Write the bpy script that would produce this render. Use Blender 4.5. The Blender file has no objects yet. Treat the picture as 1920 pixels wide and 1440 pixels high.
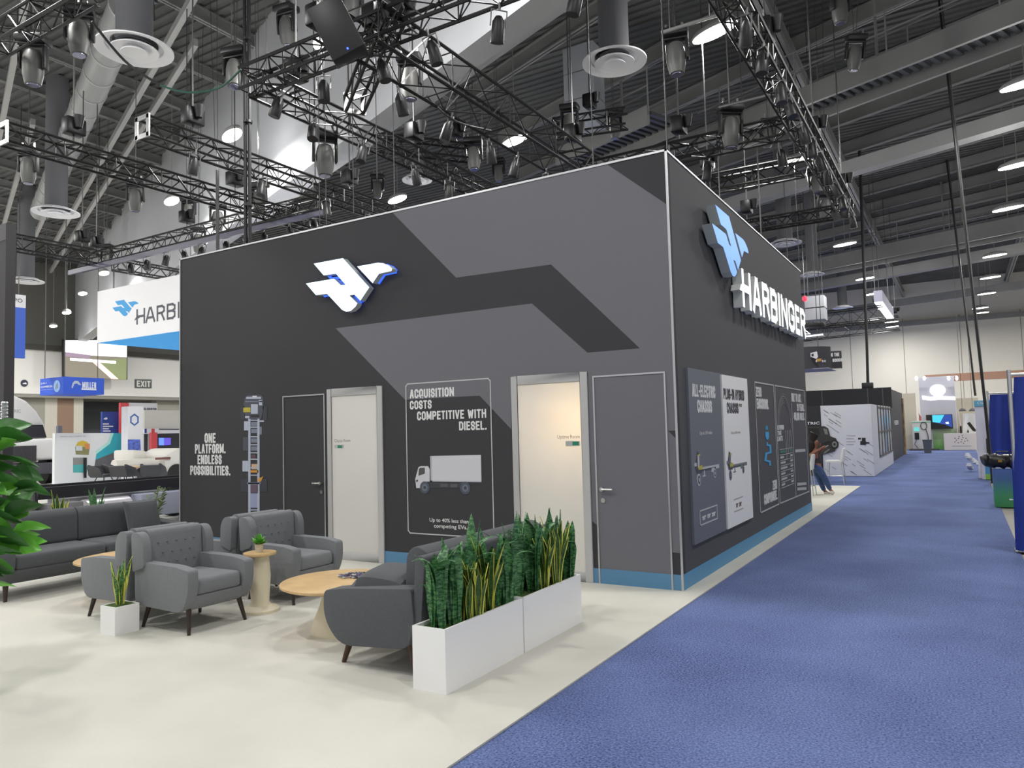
import bpy, bmesh, math, random
from mathutils import Vector, Matrix
random.seed(7)
PI = math.pi
SC = bpy.context.scene
COL = SC.collection

# ------------------------------------------------------------------ camera
# photograph frame 1920 x 1440; world: x along the stand's front wall, y down the aisle, z up, origin at the stand's corner
F_PX = 1390.425
RX = Vector((0.85493429, 0.51806832, -0.02631694))      # camera right
RD = Vector((-0.05380446, 0.0381023, -0.99782428))      # camera down
RF = Vector((-0.51593841, 0.85449016, 0.06044934))      # camera forward
CAM = Vector((2.45638993, -7.25128166, 1.65))
cd = bpy.data.cameras.new('camera')
cd.sensor_width = 36.0
cd.lens = 36.0 * F_PX / 1920.0
cd.clip_end = 300
cam = bpy.data.objects.new('camera', cd)
COL.objects.link(cam)
M = Matrix.Identity(4)
for i in range(3):
    M[i][0] = RX[i]; M[i][1] = -RD[i]; M[i][2] = -RF[i]; M[i][3] = CAM[i]
cam.matrix_world = M
SC.camera = cam

def at(px, py, axis, val):
    """the point of the place seen at a spot of the photograph, on the plane axis = val (0 x, 1 y, 2 z)"""
    d = RX * (px - 960) + RD * (py - 720) + RF * F_PX
    t = (val - CAM[axis]) / d[axis]
    return CAM + d * t

# ------------------------------------------------------------------ light and exposure
W = bpy.data.worlds.new('hall_air')
SC.world = W
W.use_nodes = True
W.node_tree.nodes['Background'].inputs[0].default_value = (0.97, 0.98, 1.0, 1)
W.node_tree.nodes['Background'].inputs[1].default_value = 0.55
SC.view_settings.view_transform = 'Standard'
SC.view_settings.look = 'None'
SC.view_settings.exposure = 0.05
SC.view_settings.gamma = 1.0
SC.view_settings.use_curve_mapping = False
HALL_LAMP_W = 178.0
HALL_UP_W = 105.0

# ------------------------------------------------------------------ materials
def lin(c):
    return tuple(((x / 255) / 12.92 if x / 255 <= 0.04045 else ((x / 255 + 0.055) / 1.055) ** 2.4) for x in c) + (1,)

MATS = {}
def mat(name, rgb, rough=0.6, metal=0.0, vary=0.0, scale=8.0, bump=0.0, bscale=200.0, emit=0.0, spec=0.5, sheen=0.0, coord='Object', detail=4.0):
    if name in MATS: return MATS[name]
    m = bpy.data.materials.new(name); m.use_nodes = True
    nt = m.node_tree; b = nt.nodes['Principled BSDF']
    c = lin(rgb)
    b.inputs['Base Color'].default_value = c
    b.inputs['Roughness'].default_value = rough
    b.inputs['Metallic'].default_value = metal
    b.inputs['Specular IOR Level'].default_value = spec
    if sheen: b.inputs['Sheen Weight'].default_value = sheen
    tc = nt.nodes.new('ShaderNodeTexCoord')
    if vary:
        n = nt.nodes.new('ShaderNodeTexNoise'); n.inputs['Scale'].default_value = scale; n.inputs['Detail'].default_value = detail
        r = nt.nodes.new('ShaderNodeValToRGB')
        r.color_ramp.elements[0].position = 0.3; r.color_ramp.elements[1].position = 0.7
        r.color_ramp.elements[0].color = tuple(x * (1 - vary) for x in c[:3]) + (1,)
        r.color_ramp.elements[1].color = tuple(min(1, x * (1 + vary)) for x in c[:3]) + (1,)
        nt.links.new(tc.outputs[coord], n.inputs['Vector'])
        nt.links.new(n.outputs['Fac'], r.inputs['Fac'])
        nt.links.new(r.outputs['Color'], b.inputs['Base Color'])
    if bump:
        n2 = nt.nodes.new('ShaderNodeTexNoise'); n2.inputs['Scale'].default_value = bscale; n2.inputs['Detail'].default_value = 3
        bp = nt.nodes.new('ShaderNodeBump'); bp.inputs['Strength'].default_value = bump; bp.inputs['Distance'].default_value = 0.01
        nt.links.new(tc.outputs[coord], n2.inputs['Vector'])
        nt.links.new(n2.outputs['Fac'], bp.inputs['Height'])
        nt.links.new(bp.outputs['Normal'], b.inputs['Normal'])
    if emit:
        b.inputs['Emission Color'].default_value = c
        b.inputs['Emission Strength'].default_value = emit
    MATS[name] = m
    return m

def ramp_mat(name, stops, axis='Z', lo=0.0, hi=1.0, rough=0.5, emit=0.0):
    """printed colour blend along one object axis (a printed cloth or screen picture)"""
    if name in MATS: return MATS[name]
    m = bpy.data.materials.new(name); m.use_nodes = True
    nt = m.node_tree; b = nt.nodes['Principled BSDF']; b.inputs['Roughness'].default_value = rough
    tc = nt.nodes.new('ShaderNodeTexCoord'); sx = nt.nodes.new('ShaderNodeSeparateXYZ')
    mr = nt.nodes.new('ShaderNodeMapRange'); mr.inputs[1].default_value = lo; mr.inputs[2].default_value = hi
    r = nt.nodes.new('ShaderNodeValToRGB')
    while len(r.color_ramp.elements) < len(stops): r.color_ramp.elements.new(0.5)
    for e, (p, c) in zip(r.color_ramp.elements, stops): e.position = p; e.color = lin(c)
    nt.links.new(tc.outputs['Object'], sx.inputs[0]); nt.links.new(sx.outputs[axis], mr.inputs[0])
    nt.links.new(mr.outputs[0], r.inputs['Fac']); nt.links.new(r.outputs['Color'], b.inputs['Base Color'])
    if emit:
        nt.links.new(r.outputs['Color'], b.inputs['Emission Color']); b.inputs['Emission Strength'].default_value = emit
    MATS[name] = m
    return m

# ------------------------------------------------------------------ mesh building
class MB:
    def __init__(s): s.v = []; s.f = []; s.mi = []; s.mats = []; s.sm = []
    def _m(s, m):
        if m is None: return 0
        if m not in s.mats: s.mats.append(m)
        return s.mats.index(m)
    def add(s, vs, fs, m=None, smooth=False):
        o = len(s.v); k = s._m(m)
        s.v += [tuple(p) for p in vs]
        for f in fs: s.f.append([o + i for i in f]); s.mi.append(k); s.sm.append(smooth)
        return s
    def box(s, lo, hi, m=None):
        x0, y0, z0 = lo; x1, y1, z1 = hi
        return s.add([(x0,y0,z0),(x1,y0,z0),(x1,y1,z0),(x0,y1,z0),(x0,y0,z1),(x1,y0,z1),(x1,y1,z1),(x0,y1,z1)],
                     [(3,2,1,0),(4,5,6,7),(0,1,5,4),(1,2,6,5),(2,3,7,6),(3,0,4,7)], m)
    def obox(s, c, ax, ay, az, m=None):
        """box about c with half-axes ax, ay, az"""
        c = Vector(c); ax = Vector(ax); ay = Vector(ay); az = Vector(az)
        vs = [c + ax*i + ay*j + az*k for k in (-1,1) for j in (-1,1) for i in (-1,1)]
        return s.add(vs, [(0,2,3,1),(4,5,7,6),(0,1,5,4),(1,3,7,5),(3,2,6,7),(2,0,4,6)], m)
    def tube(s, pts, r, n=6, m=None, cap=True):
        pts = [Vector(p) for p in pts]; rs = r if isinstance(r, (list, tuple)) else [r]*len(pts)
        vs = []; fs = []; up = None
        for i, p in enumerate(pts):
            d = (pts[min(i+1, len(pts)-1)] - pts[max(i-1, 0)])
            d = d.normalized() if d.length > 1e-9 else Vector((0,0,1))
            if up is None: up = Vector((0,0,1)) if abs(d.z) < .9 else Vector((1,0,0))
            a = d.cross(up)
            if a.length < 1e-6: a = d.orthogonal()
            a.normalize(); b = a.cross(d); up = b
            for k in range(n):
                t = 2*PI*k/n; vs.append(p + (a*math.cos(t) + b*math.sin(t))*rs[i])
        for i in range(len(pts)-1):
            for k in range(n):
                fs.append((i*n+k, i*n+(k+1)%n, (i+1)*n+(k+1)%n, (i+1)*n+k))
        if cap: fs.append(tuple(range(n-1,-1,-1))); fs.append(tuple((len(pts)-1)*n+k for k in range(n)))
        return s.add(vs, fs, m, n > 6)
    def lathe(s, prof, n=24, c=(0,0,0), m=None, sx=1.0, sy=1.0):
        """prof: (r, z) from bottom to top about the z axis"""
        vs = []; fs = []
        for r, z in prof:
            for k in range(n):
                t = 2*PI*k/n; vs.append((c[0]+r*math.cos(t)*sx, c[1]+r*math.sin(t)*sy, c[2]+z))
        for i in range(len(prof)-1):
            for k in range(n): fs.append((i*n+k, i*n+(k+1)%n, (i+1)*n+(k+1)%n, (i+1)*n+k))
        fs.append(tuple(range(n-1,-1,-1))); fs.append(tuple((len(prof)-1)*n+k for k in range(n)))
        return s.add(vs, fs, m, True)
    def prism(s, poly, fr, d0, d1, m=None, m_side=None):
        """poly (a, b) on frame fr, between depths d0 and d1 along its normal"""
        if sum(poly[i][0]*poly[(i+1) % len(poly)][1] - poly[(i+1) % len(poly)][0]*poly[i][1] for i in range(len(poly))) < 0: poly = poly[::-1]
        n = len(poly)
        vs = [fr(a, b, d0) for a, b in poly] + [fr(a, b, d1) for a, b in poly]
        s.add(vs, [tuple(range(n, 2*n))], m); o = len(s.v) - 2*n; k = s._m(m_side or m)
        s.f.append([o + i for i in range(n-1,-1,-1)]); s.mi.append(k); s.sm.append(False)
        for i in range(n): s.f.append([o+i, o+(i+1) % n, o+n+(i+1) % n, o+n+i]); s.mi.append(k); s.sm.append(False)
        return s
    def strip(s, fr, pts, w, d0, d1, m=None, closed=False):
        """a line of width w drawn on a frame"""
        q = list(pts) + ([pts[0]] if closed else [])
        for i, ((a0, b0), (a1, b1)) in enumerate(zip(q, q[1:])):
            L = math.hypot(a1-a0, b1-b0) or 1e-6; ux, uy = (a1-a0)/L*w/2, (b1-b0)/L*w/2
            s.prism([(a0-ux+uy, b0-uy-ux), (a1+ux+uy, b1+uy-ux), (a1+ux-uy, b1+uy+ux), (a0-ux-uy, b0-uy+ux)], fr, d0, d1 + 0.0003*(i % 3), m)
        return s
    def build(s, name, m=None, parent=None, bevel=0.0, seg=2, smooth=False, loc=None, angle=40):
        me = bpy.data.meshes.new(name)
        me.from_pydata(s.v, [], s.f)
        for x in (s.mats or [m]): me.materials.append(x)
        if s.mats and m is not None and m not in s.mats: pass
        me.polygons.foreach_set('material_index', s.mi)
        me.polygons.foreach_set('use_smooth', s.sm)
        if bevel:
            bm = bmesh.new(); bm.from_mesh(me)
            bmesh.ops.remove_doubles(bm, verts=bm.verts, dist=1e-5)
            ed = [e for e in bm.edges if len(e.link_faces) == 2 and e.calc_face_angle(0) > 0.35]
            bmesh.ops.bevel(bm, geom=ed, offset=bevel, segments=seg, profile=0.5, affect='EDGES', clamp_overlap=True)
            for f in bm.faces: f.smooth = True
            bm.to_mesh(me); bm.free(); smooth = True
        if smooth:
            me.polygons.foreach_set('use_smooth', [True]*len(me.polygons))
        if smooth or any(s.sm): me.set_sharp_from_angle(angle=math.radians(angle))
        me.update()
        o = bpy.data.objects.new(name, me); COL.objects.link(o)
        if parent is not None: o.parent = parent
        if loc is not None: o.location = loc
        return o

def frame(o, u, v):
    o = Vector(o); u = Vector(u); v = Vector(v); n = u.cross(v)
    return lambda a, b, d=0.0: o + u*a + v*b + n*d
FRONT = frame((0,0,0), (1,0,0), (0,0,1))            # the stand's front wall: a = x, b = z, out of the wall is -y
SIDE = frame((0,0,0), (0,1,0), (0,0,1))             # the stand's aisle wall: a = y, b = z, out of the wall is +x

def tag(o, label, cat, group=None, kind=None):
    o['label'] = label; o['category'] = cat
    if group: o['group'] = group
    if kind: o['kind'] = kind
    return o
def empty(name, loc, rz=0.0):
    o = bpy.data.objects.new(name, None); COL.objects.link(o); o.empty_display_size = 0.2
    o.location = loc; o.rotation_euler = (0, 0, rz); return o
def struct(o):
    o['kind'] = 'structure'; return o
def thing(name, label, cat, loc=(0,0,0), rz=0.0, group=None):
    return tag(empty(name, loc, rz), label, cat, group)
def dup(root, loc=None, rz=None, label=None, group=None):
    c = root.copy(); COL.objects.link(c)
    if loc is not None: c.location = loc
    if rz is not None: c.rotation_euler = (0, 0, rz)
    if label: c['label'] = label
    if group: c['group'] = group
    for ch in [o for o in KIDS(root)]:
        k = ch.copy(); COL.objects.link(k); k.parent = c
        for g in KIDS(ch):
            q = g.copy(); COL.objects.link(q); q.parent = k
    return c
def KIDS(o): return list(o.children)

def text_geo(s, bold=0.0, res=2):
    c = bpy.data.curves.new('lettering', 'FONT'); c.body = s; c.resolution_u = res; c.offset = bold
    c.space_line = 0.86
    o = bpy.data.objects.new('lettering', c); COL.objects.link(o)
    dg = bpy.context.evaluated_depsgraph_get(); dg.update()
    me = bpy.data.meshes.new_from_object(o.evaluated_get(dg))
    vs = [tuple(v.co) for v in me.vertices]; fs = [tuple(p.vertices) for p in me.polygons]
    bpy.data.objects.remove(o); bpy.data.curves.remove(c); bpy.data.meshes.remove(me)
    return vs, fs
def text(mb, s, fr, a0, b0, a1, b1, d=0.004, m=None, bold=0.02, skew=0.0, thick=0.0, res=2):
    """writing s fitted into the box a0..a1, b0..b1 of a frame"""
    vs, fs = text_geo(s, bold, res)
    if not vs: return mb
    x0 = min(v[0] for v in vs); x1 = max(v[0] for v in vs); y0 = min(v[1] for v in vs); y1 = max(v[1] for v in vs)
    def mp(v, dd):
        a = (v[0]-x0)/(x1-x0); b = (v[1]-y0)/(y1-y0)
        return fr(a0+(a1-a0)*a, b0+(b1-b0)*b + skew*a, dd)
    mb.add([mp(v, d) for v in vs], fs, m)
    if thick:
        n = len(vs); ed = {}
        for f in fs:
            for i in range(len(f)):
                e = (f[i], f[(i+1) % len(f)])
                ed[e] = 1
        out = [e for e in ed if (e[1], e[0]) not in ed]
        mb.add([mp(v, d-thick) for v in vs] + [mp(v, d) for v in vs], [(e[0], e[1], e[1]+n, e[0]+n) for e in out], m)
    return mb
def rect_on(ax, val, tl, br, left=False):
    p = at(tl[0], tl[1], ax, val); q = at(br[0], br[1], ax, val); o = 0 if ax == 1 else 1
    if left: return p[o], at(tl[0], br[1], ax, val)[2], q[o], p[2]
    return p[o], q[2], q[o], p[2]

# heavy condensed capitals drawn with a square pen (x, y in a unit box; one list per pen stroke)
_O = [(.3,1),(.7,1),(1,.84),(1,.16),(.7,0),(.3,0),(0,.16),(0,.84),(.3,1)]
GLYPH = {
 'A': (1.0, [[(0,0),(.42,1),(.58,1),(1,0)],[(.2,.3),(.8,.3)]]), 'B': (.95, [[(0,0),(0,1),(.7,1),(1,.88),(1,.64),(.7,.53),(0,.53)],[(.7,.53),(1,.42),(1,.12),(.7,0),(0,0)]]),
 'C': (.95, [[(1,.72),(1,.84),(.7,1),(.3,1),(0,.84),(0,.16),(.3,0),(.7,0),(1,.16),(1,.28)]]), 'D': (.95, [[(0,0),(0,1),(.65,1),(1,.82),(1,.18),(.65,0),(0,0)]]),
 'E': (.8, [[(1,1),(0,1),(0,0),(1,0)],[(0,.52),(.85,.52)]]), 'F': (.78, [[(1,1),(0,1),(0,0)],[(0,.5),(.85,.5)]]),
 'G': (1.0, [[(1,.74),(1,.84),(.7,1),(.3,1),(0,.84),(0,.16),(.3,0),(.7,0),(1,.14),(1,.46),(.58,.46)]]), 'H': (1.0, [[(0,0),(0,1)],[(1,0),(1,1)],[(0,.52),(1,.52)]]),
 'I': (.0, [[(.5,0),(.5,1)]]), 'J': (.8, [[(1,1),(1,.16),(.7,0),(.3,0),(0,.16),(0,.3)]]), 'K': (1.0, [[(0,0),(0,1)],[(1,1),(.1,.45)],[(.3,.55),(1,0)]]),
 'L': (.75, [[(0,1),(0,0),(1,0)]]), 'M': (1.35, [[(0,0),(0,1),(.5,.15),(1,1),(1,0)]]), 'N': (1.05, [[(0,0),(0,1),(1,0),(1,1)]]), 'O': (.98, [_O]),
 'P': (.92, [[(0,0),(0,1),(.7,1),(1,.86),(1,.6),(.7,.45),(0,.45)]]), 'Q': (.98, [_O, [(.6,.2),(1,-.08)]]), 'R': (.98, [[(0,0),(0,1),(.7,1),(1,.87),(1,.63),(.7,.5),(0,.5)],[(.6,.5),(1,0)]]),
 'S': (.92, [[(1,.74),(1,.86),(.7,1),(.3,1),(0,.86),(0,.66),(.25,.55),(.75,.45),(1,.34),(1,.14),(.7,0),(.3,0),(0,.14),(0,.26)]]), 'T': (.85, [[(0,1),(1,1)],[(.5,1),(.5,0)]]),
 'U': (.98, [[(0,1),(0,.16),(.3,0),(.7,0),(1,.16),(1,1)]]), 'V': (1.0, [[(0,1),(.45,0),(.55,0),(1,1)]]), 'W': (1.5, [[(0,1),(.24,0),(.5,.85),(.76,0),(1,1)]]), 'X': (1.0, [[(0,0),(1,1)],[(0,1),(1,0)]]),
 'Y': (1.0, [[(0,1),(.5,.45),(1,1)],[(.5,.45),(.5,0)]]), 'Z': (.88, [[(0,1),(1,1),(0,0),(1,0)]]), '-': (.5, [[(0,.45),(1,.45)]]), '.': (.0, [[(.5,0),(.5,.03)]]), ',': (.0, [[(.5,.03),(.4,-.12)]]), "'": (.0, [[(.5,1),(.5,.82)]]), '"': (.3, [[(0,1),(0,.8)],[(1,1),(1,.8)]]),
 '0': (.9, [_O]), '1': (.3, [[(0,.8),(1,1),(1,0)]]), '2': (.9, [[(0,.78),(0,.86),(.3,1),(.7,1),(1,.84),(1,.64),(0,0),(1,0)]]), '3': (.9, [[(0,.8),(.3,1),(.7,1),(1,.86),(1,.64),(.6,.53),(1,.42),(1,.14),(.7,0),(.3,0),(0,.2)]]),
 '4': (1.0, [[(.8,0),(.8,1),(0,.3),(1,.3)]]), '5': (.9, [[(1,1),(0,1),(0,.55),(.7,.6),(1,.45),(1,.14),(.7,0),(.3,0),(0,.16)]]), '7': (.85, [[(0,1),(1,1),(.4,0)]]), '8': (.92, [[(.3,.53),(0,.66),(0,.86),(.3,1),(.7,1),(1,.86),(1,.66),(.7,.53),(.3,.53),(0,.4),(0,.14),(.3,0),(.7,0),(1,.14),(1,.4),(.7,.53)]]) }
def btext(mb, s, fr, a0, b0, a1, b1, d=0.004, m=None, pen=0.19, base=0.0, side=None, gap=0.5):
    h = b1-b0; nat = []
    P = pen
    for ch in s: nat.append(0.26 if ch == ' ' else GLYPH[ch][0]*0.34 + P)
    g = P*gap; tot = sum(nat) + g*(len(s)-1); k = (a1-a0)/(tot*h); x = a0; pw = P*h*min(1.0, max(k, 0.62))/2; ph = P*h/2*min(1.0, max(.8, k)); n = 0
    for ch, w in zip(s, nat):
        if ch != ' ':
            W_ = w*h*k
            for st in GLYPH[ch][1]:
                q = [(x+pw+(W_-2*pw)*px, b0+ph+(h-2*ph)*py) for px, py in st]
                for (x0, y0), (x1, y1) in zip(q, q[1:]):
                    L = math.hypot(x1-x0, y1-y0) or 1e-6; ux, uy = (x1-x0)/L, (y1-y0)/L
                    nx, ny = -uy*pw, ux*ph; ex, ey = ux*pw*.92, uy*ph*.92; n += 1
                    if ch == 'I' or ch == '.': ex = ey = 0; ey = uy*ph
                    mb.prism([(x0-ex+nx, y0-ey+ny), (x1+ex+nx, y1+ey+ny), (x1+ex-nx, y1+ey-ny), (x0-ex-nx, y0-ey-ny)], fr, base, d + 0.0003*(n % 4), m, side)
        x += (w + g/1.0)*h*k
    return mb

# ================================================================== the hall
WHITE_CARPET = mat('cream_carpet', (208, 206, 197), 0.95, vary=0.05, scale=1.3, bump=0.25, bscale=260, spec=0.1)
def blue_carpet():
    m = mat('blue_carpet', (57, 76, 132), 0.95, bump=0.5, bscale=230, spec=0.1, sheen=0.15)
    nt = m.node_tree; b = nt.nodes['Principled BSDF']; tc = nt.nodes.new('ShaderNodeTexCoord')
    n1 = nt.nodes.new('ShaderNodeTexNoise'); n1.inputs['Scale'].default_value = 78; n1.inputs['Detail'].default_value = 4
    n2 = nt.nodes.new('ShaderNodeTexNoise'); n2.inputs['Scale'].default_value = 0.8; n2.inputs['Detail'].default_value = 5
    mx = nt.nodes.new('ShaderNodeMath'); mx.operation = 'MULTIPLY_ADD'; mx.inputs[1].default_value = 0.35
    r = nt.nodes.new('ShaderNodeValToRGB')
    r.color_ramp.elements[0].position = 0.46; r.color_ramp.elements[1].position = 0.88
    r.color_ramp.elements[0].color = lin((34, 50, 102)); r.color_ramp.elements[1].color = lin((120, 139, 193))
    nt.links.new(tc.outputs['Object'], n1.inputs['Vector']); nt.links.new(tc.outputs['Object'], n2.inputs['Vector'])
    nt.links.new(n2.outputs['Fac'], mx.inputs[0]); nt.links.new(n1.outputs['Fac'], mx.inputs[2])
    nt.links.new(mx.outputs[0], r.inputs['Fac']); nt.links.new(r.outputs['Color'], b.inputs['Base Color'])
    return m
BLUE_CARPET = blue_carpet()
STEEL_GREY = mat('painted_steel_grey', (140, 140, 138), 0.6, vary=0.12, scale=0.6)
STEEL_LIGHT = mat('painted_steel_light', (172, 172, 170), 0.6, vary=0.08, scale=0.6)
DECK = mat('ceiling_deck', (100, 101, 100), 0.85, vary=0.2, scale=0.5)
BULK = mat('bulkhead_grey', (192, 194, 198), 0.8, vary=0.06, scale=0.15)
CREAM_WALL = mat('cream_wall', (222, 218, 207), 0.85, vary=0.03, scale=0.4)
WHITE_METAL = mat('white_enamel', (250, 250, 253), 0.6)
BLACK_METAL = mat('black_metal', (38, 39, 40), 0.38, metal=0.6)
CHROME = mat('brushed_steel', (200, 200, 198), 0.3, metal=0.9)
ZC = 13.0

struct(MB().box((-60, -9.5, -0.3), (34, 66, -0.02)).build('floor', mat('hall_concrete', (150, 146, 138), 0.6, vary=0.06, scale=0.7)))
tag(MB().box((-27, -9.45, -0.02), (2.98, 60, -0.012)).build('carpet', BLUE_CARPET), 'blue carpet of the wide aisle along the stand', 'carpet')
tag(MB().box((3.2, -9.4, -0.02), (9, 4.4, -0.008)).build('carpet', WHITE_CARPET), 'corner of cream carpet at the right edge below the blue drape', 'carpet')
# light carpet of the stand, edge at x = 0.2, running past the stand to the next aisle
b = MB(); b.box((-27, -9.4, -0.011), (0.205, 13.2, 0.0), WHITE_CARPET)
tag(b.build('carpet'), 'cream carpet laid under the lounge and the dark stand', 'carpet')

# the roof: deck with corrugation, beams, girders
c = MB(); c.box((-62, -10, ZC), (34, 66, ZC+0.3), DECK)
for i in range(240): c.box((-62, -10 + i*0.316, ZC-0.06), (34, -10 + i*0.316 + 0.14, ZC), DECK)
struct(c.build('ceiling'))
D1 = Vector((-0.9318, 0.36298, 0)); D1N = Vector((0.36298, 0.9318, 0)); UP = Vector((0, 0, 1))
nb = 0
def beam(p, t0, t1, w, h, m, name=None, d=D1):
    """box beam whose underside runs through p along d"""
    global nb
    nb += 1
    n = Vector((-d.y, d.x, 0)); c = Vector(p) + d*(t0+t1)/2 + UP*h/2
    return struct(MB().obox(c, d*(t1-t0)/2, n*w/2, UP*h/2).build(name or 'ceiling_beam_%d' % nb, m))
def ibeam(p, t0, t1, w, h, m, d=D1):
    global nb
    nb += 1
    n = Vector((-d.y, d.x, 0)); c = Vector(p) + d*(t0+t1)/2; a = d*(t1-t0)/2
    b = MB(); b.obox(c + UP*0.02, a, n*w/2, UP*0.02); b.obox(c + UP*(h-0.02), a, n*w/2, UP*0.02); b.obox(c + UP*h/2, a, n*0.015, UP*h/2)
    return struct(b.build('ceiling_beam_%d' % nb, m))
YD = Vector((0, 1, 0))
# left bay: roof joists run down the aisle direction under long girders
for i in range(12):
    ibeam((-11.5 - i*2.6, -2 + i*1.0, ZC-0.42), -6, 14.5, 0.16, 0.36, STEEL_GREY, YD)
for i, (px, py) in enumerate([(150, 262), (262, 250), (20, 150), (330, 60), (30, 345)]):
    p = at(px, py, 2, ZC-1.0); beam(p, -7, 26, 0.14, 0.2, STEEL_LIGHT)
# right bay: joists run across the aisle
for i in range(17):
    p = Vector((3, 0.5 + i*3.3, ZC-0.6)); ibeam(p, -22, 12 + i*1.4, 0.18, 0.5, STEEL_GREY)
for i, x in enumerate((-1.2, 6.0, 13.5)):
    ibeam((x, 4, ZC-1.15), 0, 60, 0.24, 0.55, STEEL_GREY, YD)
# big pale bulkhead slanting over the stand, with its stepped lip
p = at(660, 260, 2, 8.0)
def bulkhead():
    b = MB(); n = D1N; a = D1*31.0; c = Vector(p) + D1*19
    b.obox(c + UP*2.75, a, n*0.1, UP*2.55)
    b.obox(c + n*0.16 + UP*0.1, a, n*0.26, UP*0.1)
    b.obox(c + n*0.56 + UP*0.35, a, n*0.2, UP*0.16)
    b.obox(c + n*0.32 + UP*0.32, a, n*0.1, UP*0.12)
    o = b.build('wall_bulkhead', BULK); struct(o)
bulkhead()
# walls
w = MB(); w.box((-60, 63.0, -0.012), (34, 63.3, ZC+0.2), CREAM_WALL)
for x in [-26 + i*4.1 for i in range(14)]: w.box((x, 62.985, 0), (x+0.05, 63.0, 10), mat('wall_joint', (150, 147, 138), 0.9))
w.box((-60, 62.6, 9.4), (34, 63.0, 9.75), STEEL_GREY)
struct(w.build('wall_far'))
b = MB(); b.box((0, 62.97, 4.6), (34, 63, 5.2), mat('rust_panel', (178, 140, 118), 0.8)); 
struct(b.build('trim_1'))
XL = -47.0
w = MB(); w.box((XL-0.3, -9.5, 4.6), (XL, 66, 7.5), mat('white_wall', (236, 235, 230), 0.85)); w.box((XL-0.3, -9.5, 7.5), (XL, 66, ZC), mat('upper_wall_grey', (112, 112, 106), 0.85))
w.box((XL-4, -9.5, 4.4), (XL, 66, 4.62), mat('soffit_grey', (150, 148, 140), 0.8))
w.box((XL-4.3, -9.5, -0.012), (XL-4, 66, 4.6), mat('dark_recess', (92, 96, 100), 0.8))
for y0, y1, m in ((2.5, 7.2, CREAM_WALL), (8.6, 9.4, CREAM_WALL)):
    w.box((XL-3.8, y0, 0), (XL-0.6, y1, 4.4), m)
struct(w.build('wall_left'))
b = MB(); q0 = at(25, 655, 0, XL+0.1); q1 = at(185, 650, 0, XL+0.1)
b.box((XL, -9, 7.4), (XL+0.5, 40, 7.7)); struct(b.build('trim_2', mat('dark_band', (72, 70, 64), 0.8)))

# catwalks slung under the roof
def catwalk(pa, z, width, h, t0, t1, label, rails=True, flip=1, ribs=True):
    d = D1; n = D1N*flip; r = thing('catwalk', label, 'catwalk', pa, 0, 'catwalks under the hall roof')
    O = Vector((0,0,0)); L = (t1-t0)/2; c = d*(t0+t1)/2
    for k, nm in ((0, 'side_beam'), (1, 'side_beam')):
        MB().obox(c + n*(width*k) + UP*h/2, d*L, n*0.05, UP*h/2).build(nm, STEEL_GREY, r)
    b = MB(); b.obox(c + n*width/2 + UP*(h*.7), d*L, n*(width/2-0.05), UP*0.02)
    if ribs:
        k = t0
        while k < t1:
            b.obox(d*k + n*width/2 + UP*(h*.7-.05), d*0.055, n*(width/2-0.05), UP*0.045); k += 0.24
    b.build('deck', mat('galvanised_deck', (120, 122, 126), 0.35, metal=0.7), r)
    if rails:
        for k in (0, 1):
            b = MB()
            for z_ in (0.55, 1.05): b.tube([d*t0 + n*width*k + UP*(h+z_), d*t1 + n*width*k + UP*(h+z_)], 0.022, 5)
            q = t0
            while q < t1: b.tube([d*q + n*width*k + UP*h*0.5, d*q + n*width*k + UP*(h+1.05)], 0.022, 5); q += 2.4
            b.build('railing', STEEL_GREY, r)
        q = t0 + 1.5
        while q < t1:
            MB().tube([d*q + n*width*0.5 + UP*h, d*q + n*width*0.5 + UP*(ZC - pa[2])], 0.04, 6).build('hanger', STEEL_GREY, r); q += 5.5
    return r
p = at(1665, 138, 2, 9.9)
catwalk(p, 9.9, 1.15, 0.5, -12, 5.6, 'grey catwalk with ribbed metal deck crossing highest above the aisle')
p = at(1700, 398+78, 2, 9.7)
catwalk(p, 9.7, 1.3, 0.7, -14, 11, 'far grey catwalk with railings crossing behind the hanging white light box', flip=1)
p = at(1735, 287, 2, 9.9); beam(p, -12, 10, 0.5, 0.45, STEEL_LIGHT)
p = at(1700, 514, 2, 9.5); beam(p, -14, 10, 0.6, 0.5, STEEL_GREY)
p = at(1700, 573, 2, 9.3); beam(p, -16, 14, 0.4, 0.5, STEEL_GREY)
p = at(1150, 262, 2, 9.6)
catwalk(p, 9.6, 1.2, 0.5, -1.3, 2.4, 'short grey catwalk platform ending over the middle of the stand')
p = at(800, 215, 2, 8.9); 

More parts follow.
